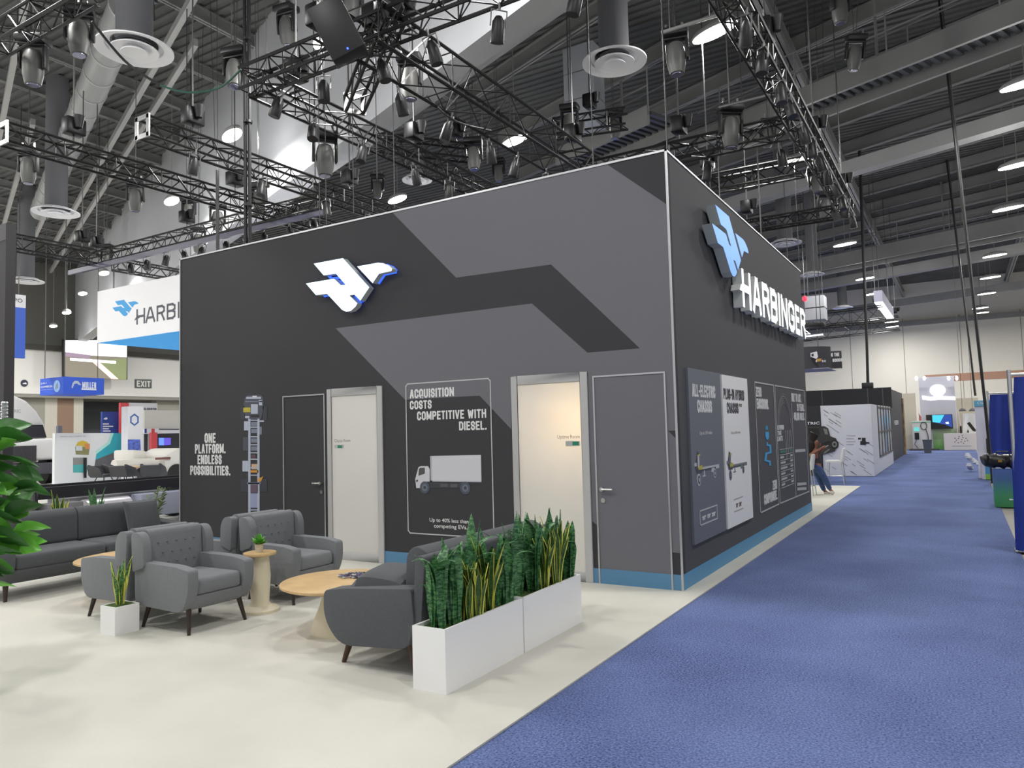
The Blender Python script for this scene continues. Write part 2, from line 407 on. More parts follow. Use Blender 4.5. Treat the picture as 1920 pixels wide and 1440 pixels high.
# round spiral ducts and the white diffusers under their drops
DUCT = mat('spiral_duct', (146, 148, 147), 0.5, vary=0.05, scale=1)
def spiral_duct(pa, t0, t1, r, label):
    b = MB(); L = t1-t0; k = int(L/1.2); q = thing('spiral_duct', label, 'air duct', pa, 0, 'round air ducts')
    b.tube([D1*t0, D1*t1], r, 20); b.build('pipe', DUCT, q, smooth=True)
    for i in range(k):
        MB().tube([D1*(t0+1.2*i), D1*(t0+1.2*i+0.05)], r+0.02, 20).build('collar', STEEL_LIGHT, q, smooth=True)
p = at(150, 222, 2, 11.0)
spiral_duct(p, -7.0, 11, 0.36, 'long pale spiral air duct slanting across the upper left ceiling')
DROP = mat('duct_drop', (112, 113, 116), 0.55, vary=0.05, scale=1)
def diffuser(px, py, z, R, label, top=ZC, r=None, plenum=True):
    p = at(px, py, 2, z); q = thing('ceiling_diffuser', label, 'air diffuser', p, 0, 'round white air diffusers')
    r = r or R*0.47
    MB().lathe([(r, 0.06), (r, top-z-0.05)], 20).build('duct_drop', DROP, q)
    MB().lathe([(R*0.6, 0.10), (R, 0.0), (R, -0.025), (R*0.74, 0.03), (R*0.7, 0.1)], 32).build('outer_ring', WHITE_METAL, q)
    MB().lathe([(R*0.4, 0.06), (R*0.62, -0.03), (R*0.62, -0.05), (R*0.42, 0.02)], 28).build('middle_ring', WHITE_METAL, q)
    MB().lathe([(R*0.2, 0.02), (R*0.34, -0.06), (R*0.34, -0.075), (R*0.04, -0.05)], 24).build('inner_cone', WHITE_METAL, q)
for px, py, R, lab in [(252, 92, 0.66, 'large white round diffuser high up in the top left corner of the hall'),
        (1152, 115, 0.62, 'white round diffuser under a wide grey duct above the stand corner'),
        (105, 398, 0.66, 'white round diffuser under the pale spiral duct at left'),
        (48, 527, 0.72, 'small white round diffuser beside the black tower at far left'),
        (782, 337, 0.42, 'white round diffuser half hidden behind a truss over the stand front'),
        (1472, 456, 0.62, 'white round diffuser just past the roof edge of the stand on the aisle side'),
        (1523, 515, 0.55, 'white round diffuser on a short white neck above the aisle sign letters'),
        (1580, 577, 0.6, 'farthest white round diffuser above the aisle')]:
    diffuser(px, py, 8.7, R, lab)

# hall lamps: long oval LED high-bays in rows
LAMP_GLOW = mat('lamp_glow', (255, 252, 240), 0.4, emit=14.0)
def hall_lamp(p, label, seen=True, size=1.0, wm=1.0, um=1.0):
    q = thing('hall_lamp', label, 'hall lamp', p, math.atan2(D1.y, D1.x), 'oval hall lamps')
    b = MB(); s = size
    b.lathe([(0.5*s, 0.02), (0.52*s, 0.06), (0.45*s, 0.13), (0.2*s, 0.2)], 24, sy=0.38); b.build('housing', STEEL_LIGHT, q)
    MB().lathe([(0.49*s, 0.0), (0.49*s, 0.02)], 24, sy=0.38).build('lens', LAMP_GLOW, q)
    if seen: MB().tube([(0, 0, 0.18), (0, 0, ZC-p[2]-0.06)], 0.012, 5).build('suspension_cable', STEEL_GREY, q)
    L = bpy.data.lights.new('lamp_light', 'AREA'); L.shape = 'RECTANGLE'; L.size = 0.9; L.size_y = 0.32; L.energy = HALL_LAMP_W*wm*(1.4 if p[1] > 36 else 1.0); L.color = (1.0, 0.985, 0.955)
    lo = bpy.data.objects.new('lamp_light', L); COL.objects.link(lo); lo.parent = q; lo.location = (0, 0, -0.03)
    L = bpy.data.lights.new('added_spill_light', 'POINT'); L.shadow_soft_size = 0.3; L.energy = HALL_UP_W*wm*um*(0.12 if p[1] > 36 else 1.0); L.color = (1.0, 0.985, 0.965)  # extra point light added under the lens to brighten roof and bulkhead
    lo = bpy.data.objects.new('added_spill_light', L); COL.objects.link(lo); lo.parent = q; lo.location = (0, 0, -0.34)
    return q
ZL = 9.0
row_names = ['nearest', 'second', 'third', 'fourth', 'fifth', 'sixth', 'seventh', 'farthest']
for i, (px, py) in enumerate([(1340, 62), (1490, 303), (1584, 459), (1622, 523), (1635, 552), (1660, 578), (1672, 604), (1673, 613)]):
    hall_lamp(at(px, py, 2, ZL), '%s glowing hall lamp in the row above the stand side of the aisle' % row_names[i])
for i, (px, py) in enumerate([(1922, 158), (1907, 311), (1890, 392), (1865, 480), (1857, 521), (1850, 551), (1838, 578), (1840, 587)]):
    hall_lamp(at(px, py, 2, ZL), '%s glowing hall lamp in the row along the right edge of the hall' % row_names[i])
for px, py, lab in [(965, 265, 'glowing hall lamp behind the big truss over the stand'), (745, 375, 'glowing hall lamp low above the roof edge of the front wall'),
        (435, 255, 'glowing hall lamp beside the black hoist pole'), (322, 378, 'glowing hall lamp in front of the pale bulkhead left of the black hoist pole'),
        (195, 513, 'glowing hall lamp above the left end of the white hanging banner'), (155, 551, 'second glowing hall lamp left of the white hanging banner'),
        (125, 587, 'third glowing hall lamp left of the white hanging banner'), (100, 612, 'lowest and farthest glowing hall lamp left of the white banner')]:
    hall_lamp(at(px, py, 2, ZL if px > 130 else 8.2), lab, um=0.55)
hall_lamp(at(618, 70, 2, 8.0), 'glowing hall lamp showing through the truss beside a dark speaker box')
# unseen lamps added to light the viewer's part, the left wall and far wall
for x, y in [(-2.2, 0.2), (4.3, 2.0), (4.3, -5.5), (-9.0, -3.0), (-9.0, -9.0), (-15.5, -4.0), (-15.5, -9.0), (-2.2, -7.0), (-22.0, -3.0), (-27.0, 1.0), (-34.0, 4.0), (-34.0, -4.0), (-41.0, 8.0), (-41.0, 1.0), (-28.0, -6.0), (-38.0, 24.0), (-38.0, 31.0), (-30.0, 30.0), (-40.0, 38.0)] + [(x, y) for x in (-9.0, -15.5, 11.0) for y in (30.0, 42.0, 54.0)]:
    hall_lamp(Vector((x, y, ZL)), 'unseen hall lamp, added for its light', True, 1.0, 2.0 if x < -25 else 1.0)  # the left ones run at double power to brighten the left wall

# ================================================================== the stand (dark walled booth)
H = 4.47
CHARCOAL = mat('charcoal_print', (53, 53, 57), 0.75, vary=0.04, scale=60, bump=0.05, bscale=400)
GREY_PRINT = mat('grey_print', (109, 109, 116), 0.75, vary=0.03, scale=60, bump=0.05, bscale=400)
SIDE_PRINT = mat('side_print', (78, 78, 82), 0.75, vary=0.03, scale=60, bump=0.05, bscale=400)
PRINT_WHITE = mat('print_white', (226, 226, 226), 0.7)
PRINT_LINE = mat('print_line', (190, 190, 192), 0.7)
SKIRT = mat('skirting_blue', (88, 136, 172), 0.5)
ALU = mat('aluminium', (196, 197, 199), 0.35, metal=0.7)
ALU_WHITE = mat('white_frame', (184, 184, 184), 0.5)
fw = MB().box((-8.0, 0.0, 0.0), (0.0, 0.1, H)).build('wall_front', CHARCOAL); struct(fw)
b = MB()
arc = [(-1.95, 1.65), (-1.93, 2.23), (-0.965, 2.23), (-0.965, 0.645), (-0.86, 0.57), (-0.67, 0.48), (-0.5, 0.43), (-0.32, 0.39), (-0.16, 0.375), (-0.005, 0.37)]
b.prism([(-3.65, 4.465), (-2.67, 3.49), (-1.37, 3.47), (-0.36, 2.45), (-0.96, 2.45), (-1.63, 3.06), (-4.66, 3.06), (-3.49, 2.05), (-2.37, 2.05)] + arc + [(-0.005, 3.9), (-0.66, 4.465)], FRONT, 0.0, 0.002)
b.build('print_stripe', GREY_PRINT, fw)
MB().prism([(-0.09, 1.59), (-0.003, 1.59), (-0.003, 1.5)], FRONT, 0.002, 0.0035).build('print_stripe', CHARCOAL, fw)
b = MB()
for x0, x1 in ((-8.0, -4.86), (-3.86, -1.9), (-0.99, 0.0)): b.prism([(x0, 0), (x1, 0), (x1, 0.155), (x0, 0.155)], FRONT, 0.0, 0.006)
b.build('skirting', SKIRT, fw)
b = MB()
for a, c in (((-8.0, H), (0, H)), ((-8.0, 0), (-8.0, H)), ((0, 0), (0, H))): b.strip(FRONT, [a, c], 0.022, 0.0, 0.012)
b.build('edge_profile', ALU, fw)
sw = MB().box((-0.1, 0.1, 0.0), (0.0, 7.42, H)).build('wall_right', SIDE_PRINT); struct(sw)
MB().prism([(0.0, 0), (7.42, 0), (7.42, 0.155), (0.0, 0.155)], SIDE, 0.0, 0.006).build('skirting', mat('skirting_cyan', (88, 150, 190), 0.5), sw)
b = MB(); b.strip(SIDE, [(0, H), (7.42, H)], 0.02, 0.0, 0.01); b.build('edge_profile', ALU, sw)
struct(MB().box((-8.0, 0.1, 0), (-7.9, 7.42, H)).build('wall_left_end', CHARCOAL))
struct(MB().box((-7.9, 7.32, 0), (-0.1, 7.42, H)).build('wall_back', CHARCOAL))

# flush doors with thin pale outlines
STEEL = mat('handle_steel', (190, 190, 188), 0.25, metal=0.9)
def door(n, x0, x1, ztop, hx, sgn):
    d = MB(); d.prism([(x0, 0.02), (x1, 0.02), (x1, ztop), (x0, ztop)], FRONT, 0.0, 0.0008)
    o = d.build('door_%d' % n, CHARCOAL if n == 1 else GREY_PRINT); struct(o)
    b = MB(); b.strip(FRONT, [(x0, 0.0), (x0, ztop), (x1, ztop), (x1, 0.0)], 0.018, 0.002, 0.011); b.build('door_frame', ALU, o)
    b = MB()
    b.tube([FRONT(hx, 0.99, 0.0), FRONT(hx, 0.99, 0.05)], 0.024, 12); b.tube([FRONT(hx, 0.99, 0.05), FRONT(hx + sgn*0.13, 0.99, 0.055)], 0.011, 8)
    b.build('door_handle', STEEL, o)
    b = MB(); b.tube([FRONT(hx, 0.87, 0.0), FRONT(hx, 0.87, 0.015)], 0.026, 14); b.build('keyhole_rosette', STEEL, o)
door(1, -5.68, -4.885, 2.185, -4.95, -1)
door(2, -0.90, -0.105, 2.185, -0.83, 1)
# frosted glass side lights in pale frames
def frosted():
    m = bpy.data.materials.new('frosted_glass'); m.use_nodes = True; nt = m.node_tree; nt.nodes.clear()
    o = nt.nodes.new('ShaderNodeOutputMaterial'); d = nt.nodes.new('ShaderNodeBsdfDiffuse'); t = nt.nodes.new('ShaderNodeBsdfTranslucent'); mx = nt.nodes.new('ShaderNodeMixShader')
    d.inputs[0].default_value = lin((214, 213, 209)); t.inputs[0].default_value = lin((244, 243, 240)); mx.inputs[0].default_value = 0.42
    nt.links.new(d.outputs[0], mx.inputs[1]); nt.links.new(t.outputs[0], mx.inputs[2]); nt.links.new(mx.outputs[0], o.inputs[0])
    return m
FROST = frosted()
def side_light(n, x0, x1, z1, warm):
    f = MB(); w = 0.085
    f.prism([(x0, 0), (x0+w, 0), (x0+w, z1), (x0, z1)], FRONT, -0.06, 0.018); f.prism([(x1-w, 0), (x1, 0), (x1, z1), (x1-w, z1)], FRONT, -0.06, 0.018)
    f.prism([(x0+w, z1-0.1), (x1-w, z1-0.1), (x1-w, z1), (x0+w, z1)], FRONT, -0.06, 0.018); f.prism([(x0+w, 0), (x1-w, 0), (x1-w, 0.1), (x0+w, 0.1)], FRONT, -0.06, 0.018)
    o = f.build('window_%d' % n, ALU_WHITE, bevel=0.004, seg=1); struct(o)
    MB().prism([(x0+w, 0.1), (x1-w, 0.1), (x1-w, z1-0.1), (x0+w, z1-0.1)], FRONT, 0.004, 0.008).build('pane', FROST, o)
    return o
# the wall is cut away behind the two panes
def cut_wall(o, boxes):
    me = o.data; bm = bmesh.new(); y0, y1 = 0.0, 0.1
    xs = sorted({-8.0, 0.0} | {b[0] for b in boxes} | {b[1] for b in boxes})
    mb = MB()
    for a, c in zip(xs, xs[1:]):
        hole = [b for b in boxes if b[0] <= a+1e-6 and b[1] >= c-1e-6]
        mb.box((a, y0, hole[0][2] if hole else 0.0), (c, y1, H))
    bm.free()
    t = mb.build('tmp', CHARCOAL); o.data = t.data; bpy.data.objects.remove(t)
S1 = (-4.83, -3.86, 2.245); S2 = (-1.93, -0.97, 2.245)
cut_wall(fw, [(S1[0]+0.02, S1[1]-0.02, 2.2), (S2[0]+0.02, S2[1]-0.02, 2.2)])
# the grey print must stop at the second pane
s2 = side_light(2, *S2, True); s1 = side_light(1, *S1, False)
def room_lamp(loc, col, e, label, tgt):
    q = thing('room_lamp', label, 'lamp', loc)
    MB().lathe([(0.03, 0), (0.05, -0.08), (0.05, -0.1)], 12).build('lamp_head', BLACK_METAL, q)
    MB().tube([(0, 0.08, -0.05), (0, 0.08, -loc[2]), ], 0.012, 6).build('stem', BLACK_METAL, q)
    L = bpy.data.lights.new('lamp_light', 'AREA'); L.energy = e; L.size = 0.25; L.color = col
    lo = bpy.data.objects.new('lamp_light', L); COL.objects.link(lo); lo.parent = q; lo.location = (0, 0, -0.12)
    lo.rotation_euler = (Vector(tgt) - Vector(loc)).to_track_quat('-Z', 'Y').to_euler()
room_lamp((-1.14, 0.42, 1.95), (1.0, 0.7, 0.38), 13, 'small warm lamp behind the right frosted pane', (-1.25, 0, 1.75))
room_lamp((-1.5, 1.9, 2.6), (1.0, 0.96, 0.9), 38, 'lamp in the room behind the right frosted pane', (-1.5, 0, 1.0))
room_lamp((-4.3, 1.9, 2.6), (1.0, 1.0, 0.98), 28, 'lamp in the room behind the left frosted pane', (-4.3, 0, 1.0))
# little room signs on the panes
GREY_TXT = mat('sign_grey', (120, 110, 100), 0.6)
GREEN = mat('vacancy_green', (32, 130, 96), 0.5)
def room_sign(name, wd, tl, br, s1, s2, g1, g2, lab):
    r = thing('room_sign', lab, 'sign', FRONT(0, 0, 0))
    b = MB(); a0, b0, a1, b1 = rect_on(1, -0.008, tl, br); text(b, wd, FRONT, a0, b0, a1, b1, 0.0085, None, 0.0); b.build('lettering', GREY_TXT, r)
    a0, b0, a1, b1 = rect_on(1, -0.008, s1, s2); MB().prism([(a0, b0), (a1, b0), (a1, b1), (a0, b1)], FRONT, 0.008, 0.016).build('slider', ALU, r)
    a0, b0, a1, b1 = rect_on(1, -0.008, g1, g2); MB().prism([(a0, b0), (a1, b0), (a1, b1), (a0, b1)], FRONT, 0.008, 0.018).build('green_tab', GREEN, r)
room_sign('left', 'Chassis Room', (627, 823), (657, 829), (628, 834), (644, 840), (634, 835), (642, 840), 'small room name and green tab on the left frosted pane')
room_sign('right', 'Uptime Room', (1045, 816), (1087, 824), (1061, 827), (1087, 836), (1074, 828), (1086, 835), 'small room name and green tab on the right frosted pane')

# ------------------------------------------------------------------ printed graphics on the front wall
r = thing('wall_slogan', 'white four-line slogan at the left end of the dark front wall', 'lettering', (0, 0, 0))
for s, tl, br in [('ONE', (384, 812.5), (404.5, 830.5)), ('PLATFORM.', (365.8, 833), (423, 850.5)), ('ENDLESS', (370.8, 853), (415.8, 870.5)), ('POSSIBILITIES.', (357, 873), (432, 890.5))]:
    a0, b0, a1, b1 = rect_on(1, 0, tl, br, True); b = MB(); btext(b, s, FRONT, a0, b0, a1, b1, 0.003); b.build('text_line', PRINT_WHITE, r)
# truck chassis seen from above, printed on the wall
def colour(nm, rgb): return mat(nm, rgb, 0.6)
def wp(px, py): q = at(px, py, 1, 0); return (q[0], q[2])
def pq(b, pts, m, d=0.003, t=0.0): b.prism([wp(*p) for p in pts], FRONT, t, d, m)
def prect(b, x0, y0, x1, y1, m, d=0.003): pq(b, [(x0, y0), (x1, y0), (x1, y1), (x0, y1)], m, d)
def chassis_print():
    r = thing('chassis_graphic', 'tall printed truck chassis seen from above, left of the first door', 'wall graphic', (0, 0, 0))
    lt = colour('chassis_pale', (176, 184, 200)); md = colour('chassis_mid', (120, 128, 144)); dk = colour('chassis_dark', (74, 78, 88)); ye = colour('chassis_yellow', (186, 172, 60)); og = colour('chassis_orange', (214, 150, 60))
    rail = MB()
    for x in (468, 485): prect(rail, x-2, 785, x+2, 968, lt, 0.005)
    for y in (787, 800, 818, 833, 848, 860, 876, 890, 905, 955): prect(rail, 466, y, 487, y+2, lt, 0.006)
    rail.build('frame_rails', lt, r)
    b = MB()
    for y in (789, 802, 820, 835): prect(b, 471, y+2, 483, y+10, md, 0.004)
    prect(b, 470, 925, 484, 952, colour('chassis_bluegrey', (150, 156, 190)), 0.004)
    prect(b, 455, 864, 466, 884, lt, 0.004); prect(b, 456, 820, 465, 845, dk, 0.004); prect(b, 458, 790, 466, 807, lt, 0.004); prect(b, 486, 788, 495, 791, lt, 0.004); prect(b, 487, 800, 491, 815, md, 0.004)
    prect(b, 471, 852, 480, 862, colour('chassis_box', (90, 70, 80)), 0.005); prect(b, 472, 870, 483, 880, colour('chassis_peach', (206, 170, 140)), 0.005)
    pq(b, [(484, 898), (494, 893), (490, 903), (484, 902)], og, 0.006); prect(b, 470, 882, 485, 886, og, 0.005)
    b.build('tray_row', md, r)
    f = MB(); pq(f, [(459, 748), (464, 741), (490, 740), (494, 746), (495, 762), (490, 786), (462, 786), (456, 764)], dk, 0.004); prect(f, 471, 758, 484, 776, lt, 0.006); prect(f, 457, 764, 470, 773, ye, 0.006)
    prect(f, 462, 744, 490, 748, lt, 0.006); prect(f, 474, 742, 482, 745, colour('chassis_white', (220, 220, 220)), 0.007); prect(f, 460, 752, 492, 754, md, 0.006); prect(f, 470, 778, 486, 782, colour('chassis_black', (40, 40, 46)), 0.006)
    prect(f, 486, 750, 492, 760, lt, 0.006); prect(f, 460, 780, 468, 784, lt, 0.006)
    f.build('front_end', dk, r)
    for x0, y0, x1, y1 in [(452, 762, 459, 786), (493, 762, 501, 788), (452, 898, 465, 922), (488, 898, 501, 922)]:
        w = MB(); prect(w, x0, y0, x1, y1, colour('tyre_print', (56, 60, 70)), 0.004); w.build('tyre', None, r)
    a = MB(); prect(a, 464, 904, 489, 908, md, 0.006); prect(a, 470, 908, 484, 924, colour('axle_print', (100, 84, 100)), 0.005); a.build('rear_axle', md, r)
chassis_print()
# outlined poster with the box truck
def poster():
    r = thing('truck_poster', 'outlined wall poster with a white box truck between the two frosted panes', 'poster', (0, 0, 0))
    c = [wp(763, 721), wp(920, 712), wp(926, 1003), wp(765, 997)]
    x0, x1, z0, z1 = -3.475, -2.215, 0.40, 2.245; k = 0.03
    pts = [(x0+k, z0), (x1-k, z0), (x1, z0+k), (x1, z1-k), (x1-k, z1), (x0+k, z1), (x0, z1-k), (x0, z0+k)]
    b = MB(); b.strip(FRONT, pts, 0.014, 0.002, 0.0045, None, True); b.build('outline', PRINT_LINE, r)
    for s, tl, br in [('ACQUISITION', (768.6, 730.8), (851.7, 747.3)), ('COSTS', (768.8, 752), (809.7, 767.8)), ('COMPETITIVE WITH', (782.3, 772), (912.2, 788.1)), ('DIESEL.', (861, 790.5), (912.9, 807)),
                      ('Up to 40% less than', (805.8, 970.6), (879, 980)), ('competing EVs.', (814, 981.9), (876.7, 991.3))]:
        a0, b0, a1, b1 = rect_on(1, 0, tl, br, True); b = MB(); (btext(b, s, FRONT, a0, b0, a1, b1, 0.0045, base=0.002) if s.isupper() else text(b, s, FRONT, a0, b0, a1, b1, 0.005, None, 0.012)); b.build('text_line', PRINT_WHITE, r)
    wht = colour('truck_white', (205, 205, 212)); w2 = colour('truck_white_two', (180, 180, 190)); dk = colour('truck_dark', (58, 60, 66)); gl = colour('truck_glass', (80, 82, 80))
    b = MB(); pq(b, [(807, 855), (902, 853), (903, 904), (808, 903)], wht, 0.005); pq(b, [(807, 855), (810, 855), (811, 903), (808, 903)], w2, 0.006); pq(b, [(808, 901), (903, 902), (903, 904), (808, 903)], w2, 0.006); b.build('cargo_box', wht, r)
    b = MB(); pq(b, [(785, 876), (789, 874), (803, 874), (806, 880), (806, 903), (793, 903), (789, 915), (781, 915), (779, 898)], wht, 0.005); pq(b, [(786, 879), (789, 877), (797, 877), (797, 888), (785, 892)], gl, 0.006); pq(b, [(781, 900), (784, 899), (784, 903), (781, 904)], dk, 0.006); b.build('cab', wht, r)
    b = MB(); prect(b, 806, 905, 870, 915, dk, 0.004); prect(b, 826, 907, 840, 913, colour('truck_tank', (84, 84, 88)), 0.005); prect(b, 845, 907, 858, 914, colour('truck_tank', (84, 84, 88)), 0.005); b.build('underbody', dk, r)
    for cx, cy in ((797, 914), (873, 915)):
        b = MB(); o = wp(cx, cy)
        for rr, m, d in ((0.075, colour('wheel_print', (72, 80, 94)), 0.006), (0.045, colour('wheel_hub_print', (104, 112, 126)), 0.007), (0.02, dk, 0.008)):
            b.prism([(o[0]+rr*math.cos(i*PI/10), o[1]+rr*math.sin(i*PI/10)) for i in range(20)], FRONT, 0.002, d, m)
        b.build('wheel', None, r)
poster()

# ------------------------------------------------------------------ the lit bird emblem (body and head) and the aisle letters
BODY = [(-4.937, 3.955), (-4.401, 3.954), (-3.949, 3.51), (-4.104, 3.355), (-4.204, 3.446), (-4.296, 3.446), (-4.157, 3.325), (-4.192, 3.285), (-4.27, 3.242), (-4.349, 3.236), (-4.427, 3.27), (-4.476, 3.315), (-4.695, 3.515), (-4.901, 3.52), (-5.089, 3.703), (-4.565, 3.701), (-4.447, 3.601), (-4.357, 3.593), (-4.529, 3.764), (-4.753, 3.771)]
HEAD = [(-4.153, 3.809), (-3.802, 3.809), (-3.719, 3.793), (-3.619, 3.747), (-3.566, 3.7), (-3.575, 3.673), (-3.782, 3.665), (-3.892, 3.557)]
BB = (-5.089, 3.236, 1.523, 0.719)
def norm(poly): return [((a-BB[0])/BB[2], (c-BB[1])/BB[3]) for a, c in poly]
def place(poly, a0, b0, w, h): return [(a0+a*w, b0+c*h) for a, c in norm(poly)]
def emblem(fr, a0, b0, w, h, d0, d1, face, side, parent):
    MB().prism(place(BODY, a0, b0, w, h), fr, d0, d1, face, side).build('body_mark', None, parent)
    MB().prism(place(HEAD, a0, b0, w, h), fr, d0, d1, face, side).build('head_mark', None, parent)
GLOW_ICE = mat('sign_face_ice', (214, 240, 255), 0.4, emit=1.15)
GLOW_BLUE = mat('sign_face_blue', (72, 142, 236), 0.4, emit=0.75)
GLOW_WHITE = mat('sign_face_white', (252, 252, 255), 0.4, emit=1.1)
RETURN = mat('sign_return', (178, 184, 186), 0.5); RETURN_W = mat('letter_return', (206, 210, 208), 0.5)
r = thing('emblem_sign', 'glowing pale blue bird emblem on the dark front wall', 'lit sign', (0, 0, 0))
emblem(FRONT, BB[0], BB[1], BB[2], BB[3], 0.03, 0.12, GLOW_ICE, RETURN, r)
HALO = mat('sign_halo_strip', (60, 110, 255), 0.5, emit=1.0)
b = MB()
for poly in (BODY, HEAD):
    gx_ = sum(p[0] for p in poly)/len(poly); gz_ = sum(p[1] for p in poly)/len(poly); b.strip(FRONT, [(gx_+(p[0]-gx_)*.86, gz_+(p[1]-gz_)*.86) for p in poly], 0.03, 0.004, 0.028, None, True)
b.build('back_light', HALO, r)
r = thing('emblem_sign', 'blue bird emblem standing off the aisle wall above the letters', 'lit sign', (0, 0, 0))
emblem(SIDE, 1.06, 3.45, 1.68, 0.73, 0.03, 0.15, GLOW_BLUE, RETURN, r)
def letters_sign():
    r = thing('letter_sign', 'row of glowing white block letters on the aisle wall', 'lit sign', (0, 0, 0))
    word = 'HARBINGER'; wid = [1.0, 1.06, 0.95, 0.95, 0.3, 1.02, 1.05, 0.84, 0.98]; gap = 0.2
    y0, y1 = 2.36, 6.86; tot = sum(wid) + gap*(len(word)-1); k = (y1-y0)/tot; y = y0
    for ch, w in zip(word, wid):
        b = MB()
        btext(b, ch, SIDE, y, 3.13, y + w*k, 3.64, 0.14, GLOW_WHITE, 0.2, 0.02, RETURN_W)
        if ch == 'H': b.prism([(y-0.13, 3.335), (y+0.06, 3.335), (y+0.06, 3.42), (y-0.05, 3.42)], SIDE, 0.02, 0.14, GLOW_WHITE, RETURN_W)
        b.build('letter', None, r); y += (w+gap)*k
letters_sign()

# ------------------------------------------------------------------ panels on the aisle wall
def sp(px, py, d=0.0): q = at(px, py, 0, d); return (q[1], q[2])
def s_rect(tl, br, d=0.0, left=False): return rect_on(0, d, tl, br, left)
def side_text(par, s, tl, br, m, d, bold=0.02):
    a0, b0, a1, b1 = s_rect(tl, br, d, True); b = MB(); (btext(b, s, SIDE, a0, b0, a1, b1, d+0.002, base=d-0.001) if s == s.upper() else text(b, s, SIDE, a0, b0, a1, b1, d+0.003, None, bold)); b.build('text_line', m, par)
def sprism(b, pts, m, d0, d1): b.prism([sp(*p) for p in pts], SIDE, d0, d1, m)
def van_chassis(par, x0, y0, x1, y1, dark, light, yel, d):
    """little chassis drawing: cab column, frame and two wheels, in the box of the panel"""
    L = x1-x0; Hh = y1-y0
    def R(b, a0, c0, a1, c1, m, e): b.prism([(x0+a0*L, y0+c0*Hh), (x0+a1*L, y0+c0*Hh), (x0+a1*L, y0+c1*Hh), (x0+a0*L, y0+c1*Hh)], SIDE, d, d+e, m)
    b = MB(); R(b, .24, .44, .98, .5, light, .002); R(b, .3, .38, .95, .44, dark, .002); R(b, .66, .3, .78, .42, light, .003); R(b, .84, .38, .98, .5, light, .003); R(b, .3, .22, .42, .26, light, .003); R(b, .36, .26, .39, .4, light, .003); b.build('frame_drawing', dark, par)
    b = MB(); b.prism([(x0+a*L, y0+c*Hh) for a, c in ((.02, .62), (.08, .68), (.14, .98), (.22, .9), (.2, .62), (.32, .44), (.26, .34), (.1, .34), (.06, .5))], SIDE, d, d+.003, dark)
    R(b, .14, .5, .2, .88, light, .004); R(b, .16, .44, .3, .56, yel, .005); R(b, .02, .56, .1, .66, light, .005); R(b, .18, .84, .24, .9, yel, .005); b.build('cab_drawing', dark, par)
    for a, rr in ((.16, .16), (.78, .13)):
        w = MB(); cx = x0+a*L; cz = y0+rr*Hh+ (0 if a < .5 else .12*Hh)
        for q, m, e in ((rr*Hh, light, .005), (rr*Hh*.72, dark, .006), (rr*Hh*.36, light, .007)):
            w.prism([(cx+q*math.cos(i*PI/9), cz+q*1.1*math.sin(i*PI/9)) for i in range(18)], SIDE, d, d+e, m)
        w.build('wheel_drawing', None, par)
PANEL_GREY = mat('panel_slate', (108, 112, 122), 0.6); PANEL_WHITE = mat('panel_white', (240, 240, 240), 0.6); INK = mat('panel_ink', (56, 56, 64), 0.7)
DRAW_D = mat('drawing_dark', (70, 74, 82), 0.7); DRAW_L = mat('drawing_light', (190, 192, 196), 0.7); DRAW_Y = mat('drawing_yellow', (190, 178, 70), 0.7)
r = thing('info_panel', 'slate grey panel about the all-electric chassis on the aisle wall', 'display panel', (0, 0, 0), 0, 'chassis panels on the aisle wall')
MB().prism([(0.35, 0.40), (1.565, 0.40), (1.565, 2.245), (0.35, 2.245)], SIDE, 0.0, 0.025).build('board', PANEL_GREY, r)
side_text(r, 'ALL-ELECTRIC', (1297.2, 719.3), (1341, 743.4), PRINT_WHITE, 0.025, 0.03); side_text(r, 'CHASSIS', (1307, 750), (1335, 773), PRINT_WHITE, 0.025, 0.03)
side_text(r, 'Up to 210 miles', (1311.4, 809), (1335, 817.2), PRINT_WHITE, 0.025, 0.012)
van_chassis(r, *s_rect((1299.5, 846), (1350, 900), .025), DRAW_D, DRAW_L, DRAW_Y, 0.025)
b = MB(); a0, b0, a1, b1 = s_rect((1312, 958.6), (1345.8, 985.6), 0.025, True); b.strip(SIDE, [(a0, b0), (a1, b0), (a1, b1), (a0, b1)], 0.014, 0.025, 0.028, None, True); b.build('outline', PRINT_LINE, r)
side_text(r, '158"  178"  208"', (1316.7, 968.4), (1342, 976), PRINT_WHITE, 0.025, 0.02)
r = thing('info_panel', 'white panel about the plug-in hybrid chassis on the aisle wall', 'display panel', (0, 0, 0), 0, 'chassis panels on the aisle wall')
MB().prism([(1.62, 0.40), (2.85, 0.40), (2.85, 2.235), (1.62, 2.235)], SIDE, 0.0, 0.03).build('board', PANEL_WHITE, r)
side_text(r, 'PLUG-IN HYBRID', (1356, 727.8), (1395.3, 748.4), INK, 0.03, 0.024); side_text(r, 'CHASSIS', (1362.5, 754.8), (1384.7, 774.8), INK, 0.03, 0.024)
side_text(r, 'PHEV', (1385.4, 757), (1391, 763), GREY_TXT, 0.03, 0.0)
side_text(r, 'Up to 500 miles', (1370.5, 809), (1388, 815), GREY_TXT, 0.03, 0.004)
van_chassis(r, *s_rect((1360.5, 846), (1402, 891), .03), DRAW_D, mat('drawing_mid', (120, 122, 128), 0.7), DRAW_Y, 0.03)
b = MB(); a0, b0, a1, b1 = s_rect((1375.8, 937), (1393.4, 960), 0.03, True)
for z in (b0, b1): b.strip(SIDE, [(a0, z), (a1, z)], 0.012, 0.03, 0.033)
b.build('outline', mat('faint_grey', (168, 168, 172), 0.7), r)
side_text(r, '178"  208"', (1379.7, 944.4), (1390.7, 952.4), GREY_TXT, 0.03, 0.004)
